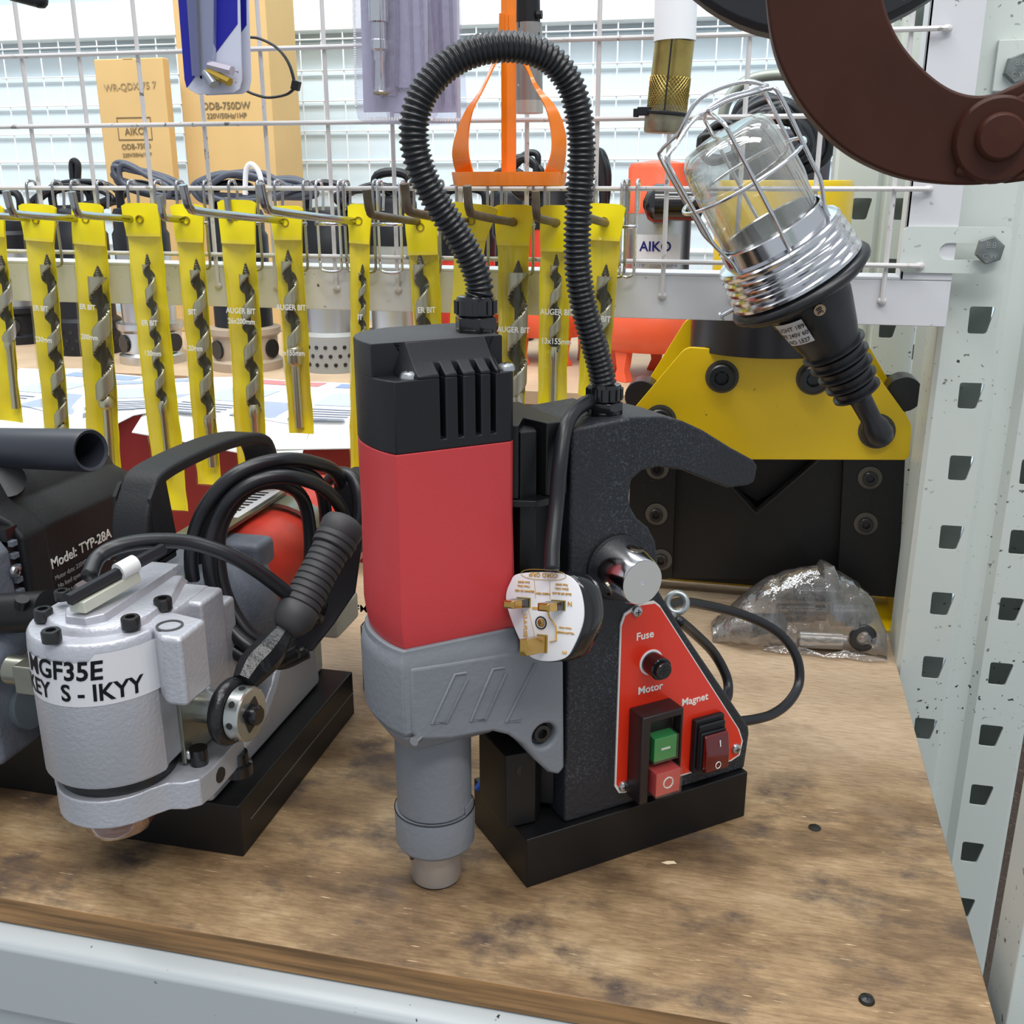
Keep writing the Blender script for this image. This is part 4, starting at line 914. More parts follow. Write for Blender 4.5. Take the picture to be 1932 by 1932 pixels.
for (x, y) in ((1240, 885), (1642, 903), (1634, 990), (1238, 972), (1247, 1058)):
    p = at(x, y, Y=Yc); shcs('bolt', t, (p.x, Yc+.003, p.z), (0, -1, 0), .0066, .006, washer=.0108)
for (x, y) in ((1215, 740), (1700, 735)):
    p = at(x, y, Y=Yc+.05)
    b = B(); b.cyl((p.x-.0, Yc+.025, p.z), (p.x, Yc+.055, p.z), .0165, n=28); obj('side_roller', b, mat('dark_ring', (34, 32, 36), .3), t, .0015)
b = B(); b.box(-.112, .155, 1.055, 1.09, .0, .006); b.box(.152, .155, .965, 1.10, .0, .072); b.box(-.118, -.114, .985, 1.09, .0, .030); b.box(.130, .155, .962, 1.09, 0, .004)
obj('base_tray', b, YEL, t, .001)

# clear bag of fittings
p0 = at(1345, 1150, Z=0); p1 = at(1680, 1168, Z=0)
random.seed(4)
bag = thing('clear_parts_bag', 'crumpled clear plastic bag of metal fittings on the shelf before the angle cutter', 'plastic bag', (.05, .94, 0))
out = [(1338, 1122), (1372, 1085), (1408, 1045), (1450, 1018), (1530, 1010), (1600, 1028), (1650, 1048), (1677, 1070), (1678, 1120), (1672, 1150)]
b = B(); n = 34; rings = []
xL = at(1340, 1125, Z=0).x+.005; xR = .134
for i in range(n+1):
    s = i/n; x = xL+(xR-xL)*s
    hz = .088*math.sin(PI*min(1, max(0, s*.92+.04)))**.75*(.55+.55*s if s < .6 else 1.0-.25*(s-.6)); dpt = .032*math.sin(PI*min(1, s*.9+.08))**.6+.006
    ring = []
    for j in range(26):
        a = 2*PI*j/26; cz = max(0, hz*.5+hz*.5*math.sin(a)*1.02); yy = .925+dpt*math.cos(a)*(1.12-.55*cz/max(hz, .001))
        w_ = V((x, yy, cz+.0006)); nn = .009*NZ.noise(w_*30)+.006*(1-abs(NZ.noise(w_*70+V((5, 1, 2))))*2)*.6; ring.append(V((x+.5*nn, yy+nn*math.cos(a), max(.0006, cz+nn*math.sin(a)))))
    rings.append(ring)
b.loft(rings); 
bagm = obj('bag_film', b, POLY, bag, smooth=35)
b = B(); 
fl = [[V((.030+.018*i, .893-.003*(i % 2)+.002*k, .002+.0006*k+.0022*(i*k % 3))) for i in range(7)] for k in (0, 1, 2, 3)]
b.loft([[p for p in r] for r in fl], closed=False); obj('bag_flap', b, POLY, bag, smooth=35)
for (xa, xb, y, z, r, m, lab, nn_) in ((.060, .112, .905, .011, .0085, ZINC, 'zinc pin lying in the bag at the front', 'steel_pin'), (.040, .085, .922, .028, .009, BOLT, 'black bolt in the middle of the bag', 'bolt'), (.02, .05, .928, .012, .010, DSTL, 'dark pin at the left of the bag', 'steel_pin'), (.088, .125, .925, .030, .0115, DSTL, 'thick dark pin at the right of the bag', 'steel_pin'), (.055, .10, .935, .044, .008, BOLT, 'black bolt topmost in the bag', 'bolt')):
    b = B(); b.lathe((xa, y, z), (xb-xa, .006, .001*(1 if z > .02 else 0)), [(r*.9, 0), (r, .001), (r, (xb-xa)*.75), (r*.8, (xb-xa)*.76), (r*.8, (xb-xa)-.001), (r*.7, xb-xa)], 20); o = obj(nn_, b, m, None); tag(o, lab, 'fitting')
b = B(); b.lathe((.116, .905, .018), (.3, -1, .1), [(.011, -.004), (.0125, -.003), (.0125, .003), (.011, .004), (.007, .004), (.007, -.004), (.011, -.004)], 28, caps=False); o = obj('steel_ring', b, DSTL, None); tag(o, 'dark steel ring at the right end of the bag', 'fitting')

# ================================================================ SILVER MAGNETIC DRILL (left)
t = thing('magnetic_drill', 'silver magnetic drill with handwritten tape, coiled cable and black carry handle', 'magnetic drill', (-.343, .507, 0))
b = B(); b.box(-.393, -.2935, .507, .70, 0, .0375); obj('magnet_base', b, BLKS, t, .0012, label='black magnet base')
b = B(); b.box(-.2938, -.2932, .52, .70, .0195, .0200); obj('scratch', b, mat('scratch', (110, 110, 108), .5), t)
# body casting on the base
pf = [(.505, .038), (.505, .050), (.520, .052), (.560, .055), (.585, .062), (.60, .074), (.613, .090), (.66, .096), (.672, .092), (.675, .038)]
b = B(); b.prism([V((-.388, y, z)) for y, z in pf], (.078, 0, 0)); obj('body_casting', b, SILV, t, .004, seg=3)
b = B(); b.box(-.385, -.33, .50, .60, .045, .105); obj('inner_block', b, BLGR, t, .003)
# foot plate under the housing with two lugs
CX, CY = -.350, .474
def ringpts(cx, cy, r, a0, a1, n, z): return [V((cx+r*math.cos(math.radians(a0+(a1-a0)*i/n)), cy+r*math.sin(math.radians(a0+(a1-a0)*i/n)), z)) for i in range(n+1)]
foot = [V((-.296, .525, 0)), V((-.392, .525, 0)), V((-.394, .500, 0)), V((-.401, .490, 0)), V((-.401, .478, 0)), V((-.394, .470, 0)), V((-.386, .466, 0))]+ringpts(CX, CY-.004, .0335, 178, 335, 16, 0)+[V((-.318, .458, 0)), V((-.313, .464, 0)), V((-.304, .466, 0)), V((-.297, .472, 0)), V((-.2955, .484, 0))]
b = B(M4.Translation((0, 0, .060))); b.prism(foot, (0, 0, .018)); o = obj('foot_plate', b, SILV, t, .002)
b = B(); b.lathe((-.2955, .492, .069), (1, -.1, 0), [(.0048, -.004), (.0048, .0006), (.0001, .0006)], 20); obj('bolt_hole', b, BOLT, o)
b = B(); b.cyl((-.306, .488, .077), (-.306, .488, .0885), .0055, n=20); obj('guide_rod', b, BLKG, t)
b = B(); b.cyl((CX, CY, .077), (CX, CY, .087), .033, n=36); obj('spindle_seat', b, BOLT, t)
b = B(); b.lathe((CX-.002, CY-.006, .060), (0, 0, -1), [(.024, -.004), (.024, .002), (.019, .004), (.019, .012), (.017, .013)], 32); ch = obj('arbor_chuck', b, STL, t)
b = B(); b.lathe((CX+.000, CY-.006, .0525), (.15, -.1, -1), [(.0205, 0), (.0200, .007), (.0165, .012), (.012, .0135)], 16); obj('grease_wrap', b, clear('greasy_wrap', (180, 120, 100), .35, .1, .4), ch)
b = B(); b.lathe((CX+.000, CY-.006, .0480), (.15, -.1, -1), [(.0188, 0), (.0160, .005), (.013, .0068)], 16); obj('red_grease', b, mat('red_grease', (150, 52, 36), .3), ch)
# main housing: round front, square back
hs = ringpts(CX, CY, .040, 180, 345, 22, 0)+[V((-.3135, CY-.004, 0)), V((-.3135, .480, 0)), V((-.3135, .535, 0)), V((-.390, .535, 0))]
b = B(M4.Translation((0, 0, .0865))); b.loft([[V((CX+(p.x-CX)*s, CY+(p.y-CY)*s, z)) for p in hs] for s, z in ((.96, 0), (1, .003), (1, .078), (.985, .086), (.95, .0885))]); hs_o = obj('gear_housing', b, SILV, t, .0012, smooth=40)
b = B(M4.Translation((0, 0, .1745))); cap = ringpts(CX, CY+.004, .0310, 175, 365, 22, 0)+[V((CX+.030, .50, 0)), V((CX+.018, .535, 0)), V((CX-.018, .535, 0)), V((CX-.030, .50, 0))]
b.loft([[V((CX+(p.x-CX)*s, CY+(p.y-CY)*s, z)) for p in cap] for s, z in ((1.03, 0), (1, .002), (.97, .0045), (.93, .0052))]); obj('top_cover', b, SILV, t, smooth=40)
b = B(M4.Translation((0, 0, .1792))); bs = [V((CX-.013, .462, 0)), V((CX-.006, .452, 0)), V((CX+.006, .452, 0)), V((CX+.013, .460, 0)), V((CX+.012, .54, 0)), V((CX-.012, .54, 0))]
b.loft([[V((CX+(p.x-CX)*s, p.y, z)) for p in bs] for s, z in ((1.1, 0), (1, .004), (.97, .005))]); obj('raised_boss', b, SILV, t, .0008)
b = B(); b.prism([V((-.328, .482, .134)), V((-.302, .4555, .134)), V((-.2895, .4555, .134)), V((-.2895, .484, .134)), V((-.315, .49, .134))], (0, 0, .0418)); lug = obj('housing_lug', b, SILV, t, .003)
b = B(); b.lathe((-.3040, .4695, .1760), (0, 0, 1), [(.0075, -.0002), (.0075, .0005), (.0062, .0006), (.006, -.004), (.0001, -.004)], 24, caps=False); obj('bored_hole', b, mat('bore', (96, 96, 98), .4, metal=.7), lug)
b = B(); b.box(-.332, -.306, .507, .535, .10, .174); b.box(-.34, -.310, .535, .555, .095, .160); obj('rear_housing', b, SILV, t, .003)
for (x, y) in ((95, 1185), (245, 1160), (306, 1125), (80, 1145)):
    p = at(x, y, Z=.184); shcs('cap_screw', t, (p.x, p.y, .1765), (0, 0, 1), .0052, .0065)
for (x, y) in ((115, 1106), (173, 1070)):
    p = at(x, y, Z=.192); shcs('cap_screw', t, (p.x, p.y, .184), (0, 0, 1), .0044, .0055)
# clear clips holding a hex key
ka = at(130, 1132, Z=.195); kb = at(308, 1035, Z=.204)
b = B(); b.hexa(ka, kb, .0036); hk = obj('hex_key', b, BLK, None); tag(hk, 'black hex key clipped on top of the silver drill housing', 'hex key')
km = ka.lerp(kb, .55); b = B(); b.cyl(ka.lerp(kb, .50)+V((0, 0, .0005)), ka.lerp(kb, .68)+V((0, 0, .0005)), .0052, n=20); o = obj('clip_sleeve', b, mat('milky_plastic', (222, 224, 224), .4), t)
b = B(); d = (kb-ka); 
b.strip([ka+V((.001, .004, -.006)), ka.lerp(kb, .62)+V((-.001, .004, -.007))], .010, .0075, (1, 0, 0)); obj('key_clip', b, mat('clear_clip', (196, 198, 184), .25, coat=.3), t, .001)
# tape with handwriting
def wrapf(v, zc, r=.0406, c=(CX, CY), a0=-80): a = math.radians(a0)+v.x/r; return V((c[0]+r*math.cos(a), c[1]+r*math.sin(a), zc+v.y))
b = B(); n = 24; a0, a1 = math.radians(-132), math.radians(-2)
for i in range(n):
    u0, u1 = a0+(a1-a0)*i/n, a0+(a1-a0)*(i+1)/n; r = .0403
    zt = lambda u: (.1700 if u > math.radians(-66) else .1655); zbm = lambda u: .1395-.0003*math.sin(u*3)
    b.poly([(CX+r*math.cos(u0), CY+r*math.sin(u0), zbm(u0)), (CX+r*math.cos(u1), CY+r*math.sin(u1), zbm(u1)), (CX+r*math.cos(u1), CY+r*math.sin(u1), zt(u1)), (CX+r*math.cos(u0), CY+r*math.sin(u0), zt(u0))])
tape = obj('tape_label', b, LABEL, t, recalc=False, smooth=0, label='white tape with black handwriting')
text('handwriting', 'MGF35E', .0155, None, INK, tape, .022, align='LEFT', shear=.12, sx=.92, warp=lambda v: wrapf(V((v.x, v.y, 0)), .1600, a0=-128))
text('handwriting', 'KEY  S - IKYY', .0140, None, INK, tape, .022, align='LEFT', shear=.05, sx=.92, warp=lambda v: wrapf(V((v.x, v.y, 0)), .1470, a0=-134))
# right-hand plate, feed shaft and hub
plate('gear_plate', [(.482, .080), (.530, .080), (.530, .1315), (.482, .1315)], [], M4(((0, 0, 1, -.3110), (1, 0, 0, 0), (0, 1, 0, 0), (0, 0, 0, 1))), .003, OLIV, t, .0005)
for y, z in ((.4865, .125), (.4865, .0845)): pscrew('plate_screw', t, (-.3108, y, z), (1, 0, 0), .0035)
sy, sz = .504, .108
b = B(); b.lathe((-.311, sy, sz), (1, -.06, 0), [(.0105, 0), (.0105, .016)], 28); b.lathe((-.300, sy, sz), (1, -.06, 0), [(.0085, 0), (.0105, .005), (.0105, .016)], 8); obj('feed_shaft', b, mat('nickel', (190, 194, 190), .25, metal=.9), t)
hx = V((-.286, sy-.0015, sz-.001)); hd_ = V((1, -.10, .02)).normalized()
b = B(); b.lathe(hx, hd_, [(.0155, 0), (.0165, .001), (.0165, .009), (.0155, .010), (.0001, .010)], 36); hb_ = obj('feed_hub', b, mat('nickel', (190, 194, 190), .25, metal=.9), t)
fh = frame(hx+hd_*.0102, hd_, (0, 0, 1)); b = B(fh); b.box(-.0078, .0078, -.0078, .0078, -.001, .0003); bm_ = b.bm; bmesh.ops.rotate(bm_, verts=bm_.verts, cent=fh.translation, matrix=M4.Rotation(math.radians(20), 3, hd_)); obj('square_socket', b, BOLT, hb_)
b = B(); b.lathe(hx+hd_*.0102, hd_, [(.0062, 0), (.0062, .004), (.0050, .0052)], 24); obj('drive_pin', b, BLKG, hb_)
b = B()
for k in range(8):
    a = 2*PI*k/8; p = frame(hx+hd_*.005, hd_) @ V((.0166*math.cos(a), .0166*math.sin(a), 0)); q = (p-hx-hd_*.005).normalized(); b.cyl(p-q*.001, p+q*.0002, .0021, n=12)
obj('hub_hole', b, DSTL, hb_)
# black ratchet handle with ribbed grip
b = B(); rc_ = hx-hd_*.0045; fr = frame(rc_, hd_); b.tube([fr @ V((.0165*math.cos(2*PI*i/36), .0165*math.sin(2*PI*i/36), 0)) for i in range(36)], .0048, 10, closed=True, flat=.9)
hp_ = [fr @ V((0, 0, 0))+V((0.004, .010, .014)), at(478, 1260, Y=.525), at(505, 1232, Y=.535), at(534, 1192, Y=.550)]
b.tube(even(spline(hp_, 6), .003), .009, 8, rf=lambda i, k: .0075+.0035*math.sin(PI*min(1, i/k*1.1))); lv = obj('feed_handle', b, mat('black_forging', (26, 27, 30), .28, bump=.8, bscale=350), t, smooth=40)
g0 = at(545, 1185, Y=.553); g1 = at(652, 985, Y=.610); gd = (g1-g0); GL = gd.length; pr = [(.006, -.004), (.0105, .0005), (.0132, .006), (.0138, .014)]
k = .016
while k < GL-.012:
    bulge = .0135+.0012*math.sin(PI*k/GL)*(-1)+(.0015 if k > GL*.7 else 0); pr += [(bulge-.0009, k), (bulge, k+.0006), (bulge, k+.0038), (bulge-.0009, k+.0044)]; k += .0048
pr += [(.0142, GL-.010), (.0148, GL-.004), (.0130, GL), (.009, GL+.002)]
b = B(); b.lathe(g0, gd, pr, 28); obj('ribbed_grip', b, GRIP, lv, smooth=50)
b = B(); p0_ = at(640, 1100, Y=.60); b.strip([at(655, 1010, Y=.625), at(640, 1120, Y=.615), at(600, 1180, Y=.60), at(560, 1230, Y=.585)], .022, .006, (.6, .3, 0)); obj('second_handle', b, RUB, t, .001)
# motor
MX, MZ = -.354, .129
def mpoly(s, y, n=24, sq=.25): 
    out = []
    for i in range(n):
        a = 2*PI*(i+.5)/n; c, s_ = math.cos(a), math.sin(a); k = (abs(c)**2.6+abs(s_)**2.6)**(-1/2.6); out.append(V((MX+.0425*s*k*c, y, MZ+.0425*s*k*s_)))
    return out
b = B(); b.loft([mpoly(s, y) for s, y in ((.75, .54), (.9, .555), (1.0, .58), (1.04, .605), (1.0, .617))]); gb = obj('gearbox', b, BLGR, t, smooth=30)
b = B(); b.loft([mpoly(s, y) for s, y in ((.98, .615), (1.07, .645), (1.03, .685), (.97, .725), (1.03, .75), (1.03, .790), (.95, .80))]); obj('motor_housing', b, REDO, t, smooth=40)
b = B(); b.box(MX-.004, MX+.036, .606, .632, MZ+.022, MZ+.0455); obj('gearbox_lug', b, BLGR, t, .005, seg=3)
P_ = mpoly(1.13, .700, 40); b = B(); b.strip([p for p in P_[36:]+P_[:19]], .022, .0028, (0, 1, 0)); obj('steel_band', b, OLIV, t)
b = B(); b.box(-.376, -.346, .600, .735, .1785, .1815); o = obj('carry_plate', b, OLIV, t, .0004)
b = B(); b.box(-.372, -.350, .640, .715, .1816, .1819); o = obj('sticker', b, LABEL, o)
for k in range(9): 
    b = B(); b.box(-.368, -.356, .648+.0065*k, .6505+.0065*k+.001*(k % 2), .1820, .1822); obj('print_bar', b, INK, o)
# carry handle (channel section)
hpth = [V((-.3725, .545, .178)), V((-.3725, .547, .205)), V((-.372, .556, .222)), V((-.371, .572, .2325)), V((-.367, .64, .2345)), V((-.364, .690, .228)), V((-.363, .706, .214)), V((-.363, .709, .185))]
b = B(); b.strip(even(spline(hpth, 8), .004), .026, .0085, (1, 0, 0)); hh = obj('carry_handle', b, BLKM, t, .003)
b = B(); b.box(-.386, -.359, .541, .572, .176, .182); b.lathe((-.3725, .558, .182), (0, 0, 1), [(.010, 0), (.010, .003), (.007, .003), (.007, .0005)], 24, caps=False); obj('handle_foot', b, BLKM, hh, .001)
b = B(); b.prism([V((-.386, .549, .180)), V((-.386, .549, .222)), V((-.386, .556, .229)), V((-.386, .566, .229)), V((-.386, .572, .18))], (.0025, 0, 0)); b.prism([V((-.3615, .549, .180)), V((-.3615, .549, .222)), V((-.3615, .556, .229)), V((-.3615, .568, .229)), V((-.3615, .575, .18))], (.0025, 0, 0)); obj('handle_web', b, BLKM, hh)
b = B(); b.box(-.392, -.345, .555, .60, .10, .168); obj('slide_block', b, mat('zinc_block', (150, 156, 150), .4, metal=.6), t, .003)
b = B(); b.box(-.380, -.318, .675, .700, .0375, .085); b.box(-.300, -.285, .655, .70, .086, .108); obj('switch_box', b, mat('beige_box', (180, 178, 164), .5), t, .003)
b = B(); b.box(at(625, 900, Y=.66).x, at(668, 900, Y=.66).x, .66, .70, .15, at(640, 905, Y=.66).z); obj('cord_box', b, BLKM, t, .004)
# control box behind with a label strip
b = B(); b.box(-.300, -.20, .735, .80, .0, .062); pr_ = obj('control_box', b, BLKS, t, .002, label='black control box behind with white label strip')
b = B(); b.box(-.298, -.202, .7345, .7352, .045, .062); obj('label_strip', b, LABEL, pr_); text('print', 'Magnet', .009, tmat(at(665, 1148, Y=.7338)-V((0, 0, -.001)), (-1, 0, 0), (0, -1, 0)), INK, pr_, .01)
p = at(660, 1162, Y=.732); pscrew('terminal_screw', pr_, (p.x, .7344, p.z), (0, -1, 0), .0035, BRASSY)
# cable coil
def cpath(pxy, r=.0047, m=RUB, nm='cable', closed=False, par=None):
    return cord(par or t, [at(x, y, Y=Y) for x, y, Y in pxy], r, m, nm, closed)
cpath([(168, 1088, .475), (185, 1052, .49), (225, 1030, .50), (290, 1020, .515), (360, 1024, .53), (430, 1046, .54), (490, 1080, .55), (560, 1135, .565), (600, 1170, .58)])
cpath([(600, 1155, .60), (640, 1060, .64), (660, 990, .67), (640, 900, .66), (590, 872, .63), (525, 868, .60), (450, 892, .58), (395, 945, .57), (366, 1010, .565), (362, 1080, .56), (385, 1160, .555), (430, 1220, .55), (500, 1252, .55), (560, 1230, .57)])
cpath([(560, 1210, .59), (610, 1110, .62), (648, 985, .65), (615, 925, .63), (550, 900, .60), (490, 905, .585), (440, 935, .575), (408, 985, .57), (395, 1050, .562), (405, 1120, .558), (430, 1180, .552), (480, 1225, .55), (540, 1240, .565)])
cpath([(600, 1130, .61), (615, 1000, .65), (600, 910, .645), (540, 880, .62), (470, 892, .60), (410, 935, .59), (378, 990, .585), (372, 1050, .58), (390, 1130, .57), (440, 1205, .56), (520, 1250, .565), (580, 1230, .58)])
cpath([(560, 1190, .60), (585, 1060, .63), (575, 950, .63), (530, 912, .61), (470, 922, .595), (425, 975, .58), (412, 1040, .572), (425, 1120, .565), (465, 1190, .56), (520, 1225, .565)])
cpath([(622, 905, .68), (640, 892, .672), (662, 898, .665), (676, 925, .66), (680, 970, .655), (668, 1010, .65)])
b = B(); q = at(445, 1395, Y=.52); b.lathe((q.x, q.y, .056), (0, 0, 1), [(.009, -.003), (.009, .004), (.007, .005), (.0065, .012)], 24); obj('bushing', b, BLKG, t)

# ================================================================ BLACK MAGNETIC DRILL (far left)
t = thing('magnetic_drill', 'black and blue-grey magnetic drill with white printing, cut by the left edge', 'magnetic drill', (-.47, .54, 0))
SX = -.462
def sp(x, y, X=SX): return at(x, y, X=X)
prof = [V((SX-.10, 0, .13)), V((SX-.10, 0, .205)), V((SX-.085, 0, .222)), V((SX-.045, 0, .226)), V((SX-.030, 0, .217)), V((SX-.022, 0, .202)), V((SX-.008, 0, .196)), V((SX, 0, .186)), V((SX, 0, .10)), V((SX-.01, 0, .088)), V((SX-.09, 0, .088)), V((SX-.10, 0, .10))]
zs = .008
b = B(); b.loft([[V((SX-.05+(p.x-SX+.05)*s, y, .155+(p.z-.155)*s-.0)) for p in prof] for y, s in ((.558, .98), (.562, 1), (.575, 1), (.6, .985), (.685, .97), (.70, .90), (.705, .80))]); o = obj('motor_housing', b, BLKM, t, .002, smooth=40)
b = B(); b.loft([[V((SX-.05+(p.x-SX+.05)*1.05, y, .155+(p.z-.155)*1.04)) for p in prof] for y in (.553, .578)]); obj('housing_flange', b, BLKM, t, .003, smooth=40)
b = B()
for k in range(2): b.box(SX-.024, SX-.0005, .680, .703, .184-.010*k, .1865-.010*k)
obj('vent_slot', b, BOLT, o)
for s, y, z, sz, m, al in (('Model: TYP-28A', .614, .1585, .0105, PRT, 0), ('Motor data: 230V/50Hz/1200W', .611, .1475, .0047, mat('dim_print', (130, 130, 132), .5), 0), ('No load speed: 640 rpm', .606, .1408, .0047, MATS['dim_print'], 0), ('Serial No.', .594, .1335, .0047, MATS['dim_print'], 0)):
    text('print', s, sz, tmat((SX+.0006, y, z), (0, 1, 0), (1, 0, 0)), m, o, .012)
b = B(); b.box(SX+.0003, SX+.0006, .601, .627, .1318, .1355); obj('serial_strip', b, mat('serial_white', (200, 200, 204), .4), o)
b = B()
for k in range(3): f_ = frame((SX+.0006, .634+.009*k, .1425), (1, 0, 0)); b.tube([f_ @ V((.0032*math.cos(2*PI*i/20), .0032*math.sin(2*PI*i/20), 0)) for i in range(20)], .0003, 4, closed=True)
obj('mark_ring', b, MATS['dim_print'], o)
# blue-grey gear case with toothed rim
b = B(); b.loft([[V((SX-.052+(p.x-SX+.05)*s, y, .150+(p.z-.155)*s)) for p in prof] for y, s in ((.47, .84), (.50, .96), (.535, 1.0), (.545, 1.0))]); obj('gear_case', b, BLGR, t, .002, smooth=40)
b = B(); 
for k in range(11): b.box(SX-.012, SX+.0005, .545, .5505, .183-.0085*k, .1870-.0085*k)
obj('cooling_teeth', b, BLGR, t, .0006)
b = B(); b.box(SX-.085, SX-.003, .545, .556, .095, .195); obj('inner_ring', b, BOLT, t)
b = B(); b.box(SX-.006, SX-.0, .485, .528, .095, .150); sw = obj('side_cover', b, BLKM, t, .003); p = at(28, 1078, X=SX+.0003); pscrew('cover_screw', sw, (SX+.0003, p.y, p.z), (1, 0, 0), .0042)
h0 = at(-60, 843, Y=.60); h1 = at(172, 850, Y=.565)
b = B(); b.lathe(h0, h1-h0, [(.0135, 0), (.0140, (h1-h0).length-.002), (.0132, (h1-h0).length), (.0112, (h1-h0).length-.001), (.0112, (h1-h0).length-.05), (.0001, (h1-h0).length-.05)], 36); obj('tube_handle', b, mat('tube_black', (44, 47, 56), .45), t, smooth=40)
b = B(); b.tube(spline([at(-30, 905, Y=.60), at(20, 920, Y=.61), at(36, 935, Y=.62)], 5), .011, 10); b.cyl(at(10, 925, Y=.60), at(14, 905, Y=.58), .012, n=16); obj('clamp_joint', b, mat('worn_black', (62, 62, 64), .4, mott=.4, mscale=60), t)
b = B(); b.cyl(at(-40, 1160, Y=.50), at(92, 1152, Y=.50), .0125, n=28); b.cyl(at(40, 1145, Y=.49), at(42, 1130, Y=.489), .004, n=12); o = obj('feed_tube', b, BLKS, t)
b = B(); b.cyl(at(-20, 1240, Y=.50), at(60, 1175, Y=.52), .012, n=24); obj('linkage_bar', b, BLGR, t); b = B(); b.cyl(at(-20, 1330, Y=.53), at(60, 1330, Y=.53), .016, n=24); obj('blue_grey_linkage', b, mat('blue_grey_metal', (112, 124, 132), .4, metal=.4), t)
b = B(); b.box(-.60, -.458, .500, .62, .045, .125); obj('frame_casting', b, BLGR, t, .006, seg=3)
b = B(); p = at(52, 1283, Y=.47); b.box(p.x-.008, p.x+.006, .468, .49, p.z-.009, p.z+.009); b.cyl(V((p.x-.02, .48, p.z)), V((p.x-.006, .48, p.z)), .009, n=20); obj('square_nut', b, OLIV, t, .001)
b = B(); b.box(-.60, -.4535, .5405, .70, 0, .060); obj('magnet_base', b, BLKS, t, .0015); b = B(); b.box(-.60, -.4545, .538, .69, .060, .066); obj('base_plate', b, BLKM, t, .001)

# ================================================================ MAIN MAGNETIC DRILL
R3 = M4.Rotation(DA, 4, 'Z')
t = thing('magnetic_drill', 'red and grey magnetic drill with corrugated conduit on a black magnet base', 'magnetic drill', DO, R3)
def BB(): return B(DM)
b = BB(); b.box(0, .1672, 0, .076, 0, .0345); obj('magnet_base', b, BLKS, t, .0009, label='black magnet base')
# column: outline on the face plane
vf = .004; th = .066
c1 = [(.0285, .0345), (.0285, .2835), (.0675, .2865), (.0675, .231)]
fz = lambda pts, v=vf: [onv(x, y, v) for x, y in pts]
out = [V((.0285, vf, .0345)), V((.0285, vf, .283)), V((.0675, vf, .2855))]+fz([(1188, 930), (1190, 955), (1203, 978), (1225, 996), (1238, 1022), (1243, 1060), (1240, 1108), (1290, 1190), (1414, 1372), (1415, 1385), (1405, 1455)])
out[-1].z = .0345
b = BB(); b.prism(out, (0, th, 0)); col_ = obj('column', b, CRINK, t, .0022, seg=3)
hv = .012
hout = [(1180, 787), (1252, 786), (1290, 795), (1327, 812), (1380, 845), (1422, 868), (1430, 880), (1424, 910), (1412, 916), (1375, 921), (1340, 908), (1290, 888), (1245, 881), (1212, 888), (1192, 906), (1186, 950), (1178, 950)]
b = BB(); b.prism(fz(hout, hv), (0, .048, 0)); obj('handle', b, CRINK, t, .003, seg=3)
# dovetail slide between column and motor
b = BB(); b.prism([V((.0285, .018, .040)), V((.020, .024, .040)), V((.010, .024, .040)), V((.010, .054, .040)), V((.020, .054, .040)), V((.0285, .060, .040))], (0, 0, .246)); obj('dovetail_slide', b, BLKS, t, .0008)
b = BB(); b.prism([V((.008, .006, .0)), V((-.002, .006, 0)), V((-.002, .072, 0)), V((.008, .072, 0)), V((.013, .058, 0)), V((.0285-.0045, .058, 0)), V((.024, .020, 0)), V((.013, .020, 0))], (0, 0, .1))
bm_ = b.bm; 
for v_ in bm_.verts: v_.co.z = .180 if v_.co.z < .05 else .284
sl = obj('slide_plate', b, BLKS, t, .0008)
b = BB(); b.prism([V((.024, .010, .243)), V((.014, .001, .243)), V((.004, -.001, .243)), V((-.010, .008, .243)), V((-.010, .066, .243)), V((.024, .066, .243))], (0, 0, .004)); obj('slide_ledge', b, BLKS, sl, .0005)
b = BB(); b.prism([V((.026, .004, .247)), V((.013, .004, .247)), V((.008, .022, .247)), V((-.003, .006, .247)), V((-.010, .010, .247)), V((-.010, .062, .247)), V((.026, .062, .247))], (0, 0, .041)); o = obj('top_block', b, BLKS, sl, .0008)
b = BB(); p = onv(1018, 850, .018); b.cyl(p, V((p.x, .03, p.z)), .003, n=16); obj('block_hole', b, BOLT, o)
b = BB(); b.prism([V((.012, .012, .036)), V((-.007, .014, .036)), V((-.007, .052, .036)), V((.002, .056, .036)), V((.020, .050, .036)), V((.020, .020, .036))], (0, 0, .05)); o = obj('slide_foot', b, BLKS, t, .0008)
q = onv(982, 1452, .014); b = BB(); b.cyl((q.x, .0130, q.z), (q.x, .02, q.z), .0032, n=16); obj('bolt_hole', b, BOLT, o)
# motor: one outline for red shell and cap
AX, AV = -.044, .037
def sec(z, su=1, sv=1, du=0, grow=0):
    P = [(-.0300, -.036), (-.0328, -.030), (-.0346, -.024), (-.0358, -.017), (-.0364, -.010), (-.0365, -.003), (-.0358, .004), (-.0342, .011), (-.0315, .0175), (-.0275, .0235), (-.022, .029), (-.015, .033), (-.007, .036), (.010, .0372), (.034, .037), (.036, .035), (.0372, .020), (.0375, 0), (.0372, -.020), (.0365, -.0335), (.034, -.036)]
    out = []
    for u, v in P:
        l = math.hypot(u, v); out.append(V((AX+du+(u+grow*u/l)*su, AV+(v+grow*v/l)*sv, z)))
    return out
b = BB(); rings = []
for z, g, du in ((.1735, -.0022, 0), (.176, -.0012, 0), (.182, -.0003, 0), (.19, .0006, 0), (.205, .0004, 0), (.24, -.0002, 0), (.2812, 0, 0)):
    r = sec(z, grow=g, du=du)
    e = max(0, (.215-z)/.035)**2*.0048
    for k in (14, 15, 16, 17, 18, 19, 20): r[k].x += e
    rings.append(r)
b.loft(rings); rs = obj('motor_shell', b, REDM, t, .0008, smooth=28, label='red motor shell')
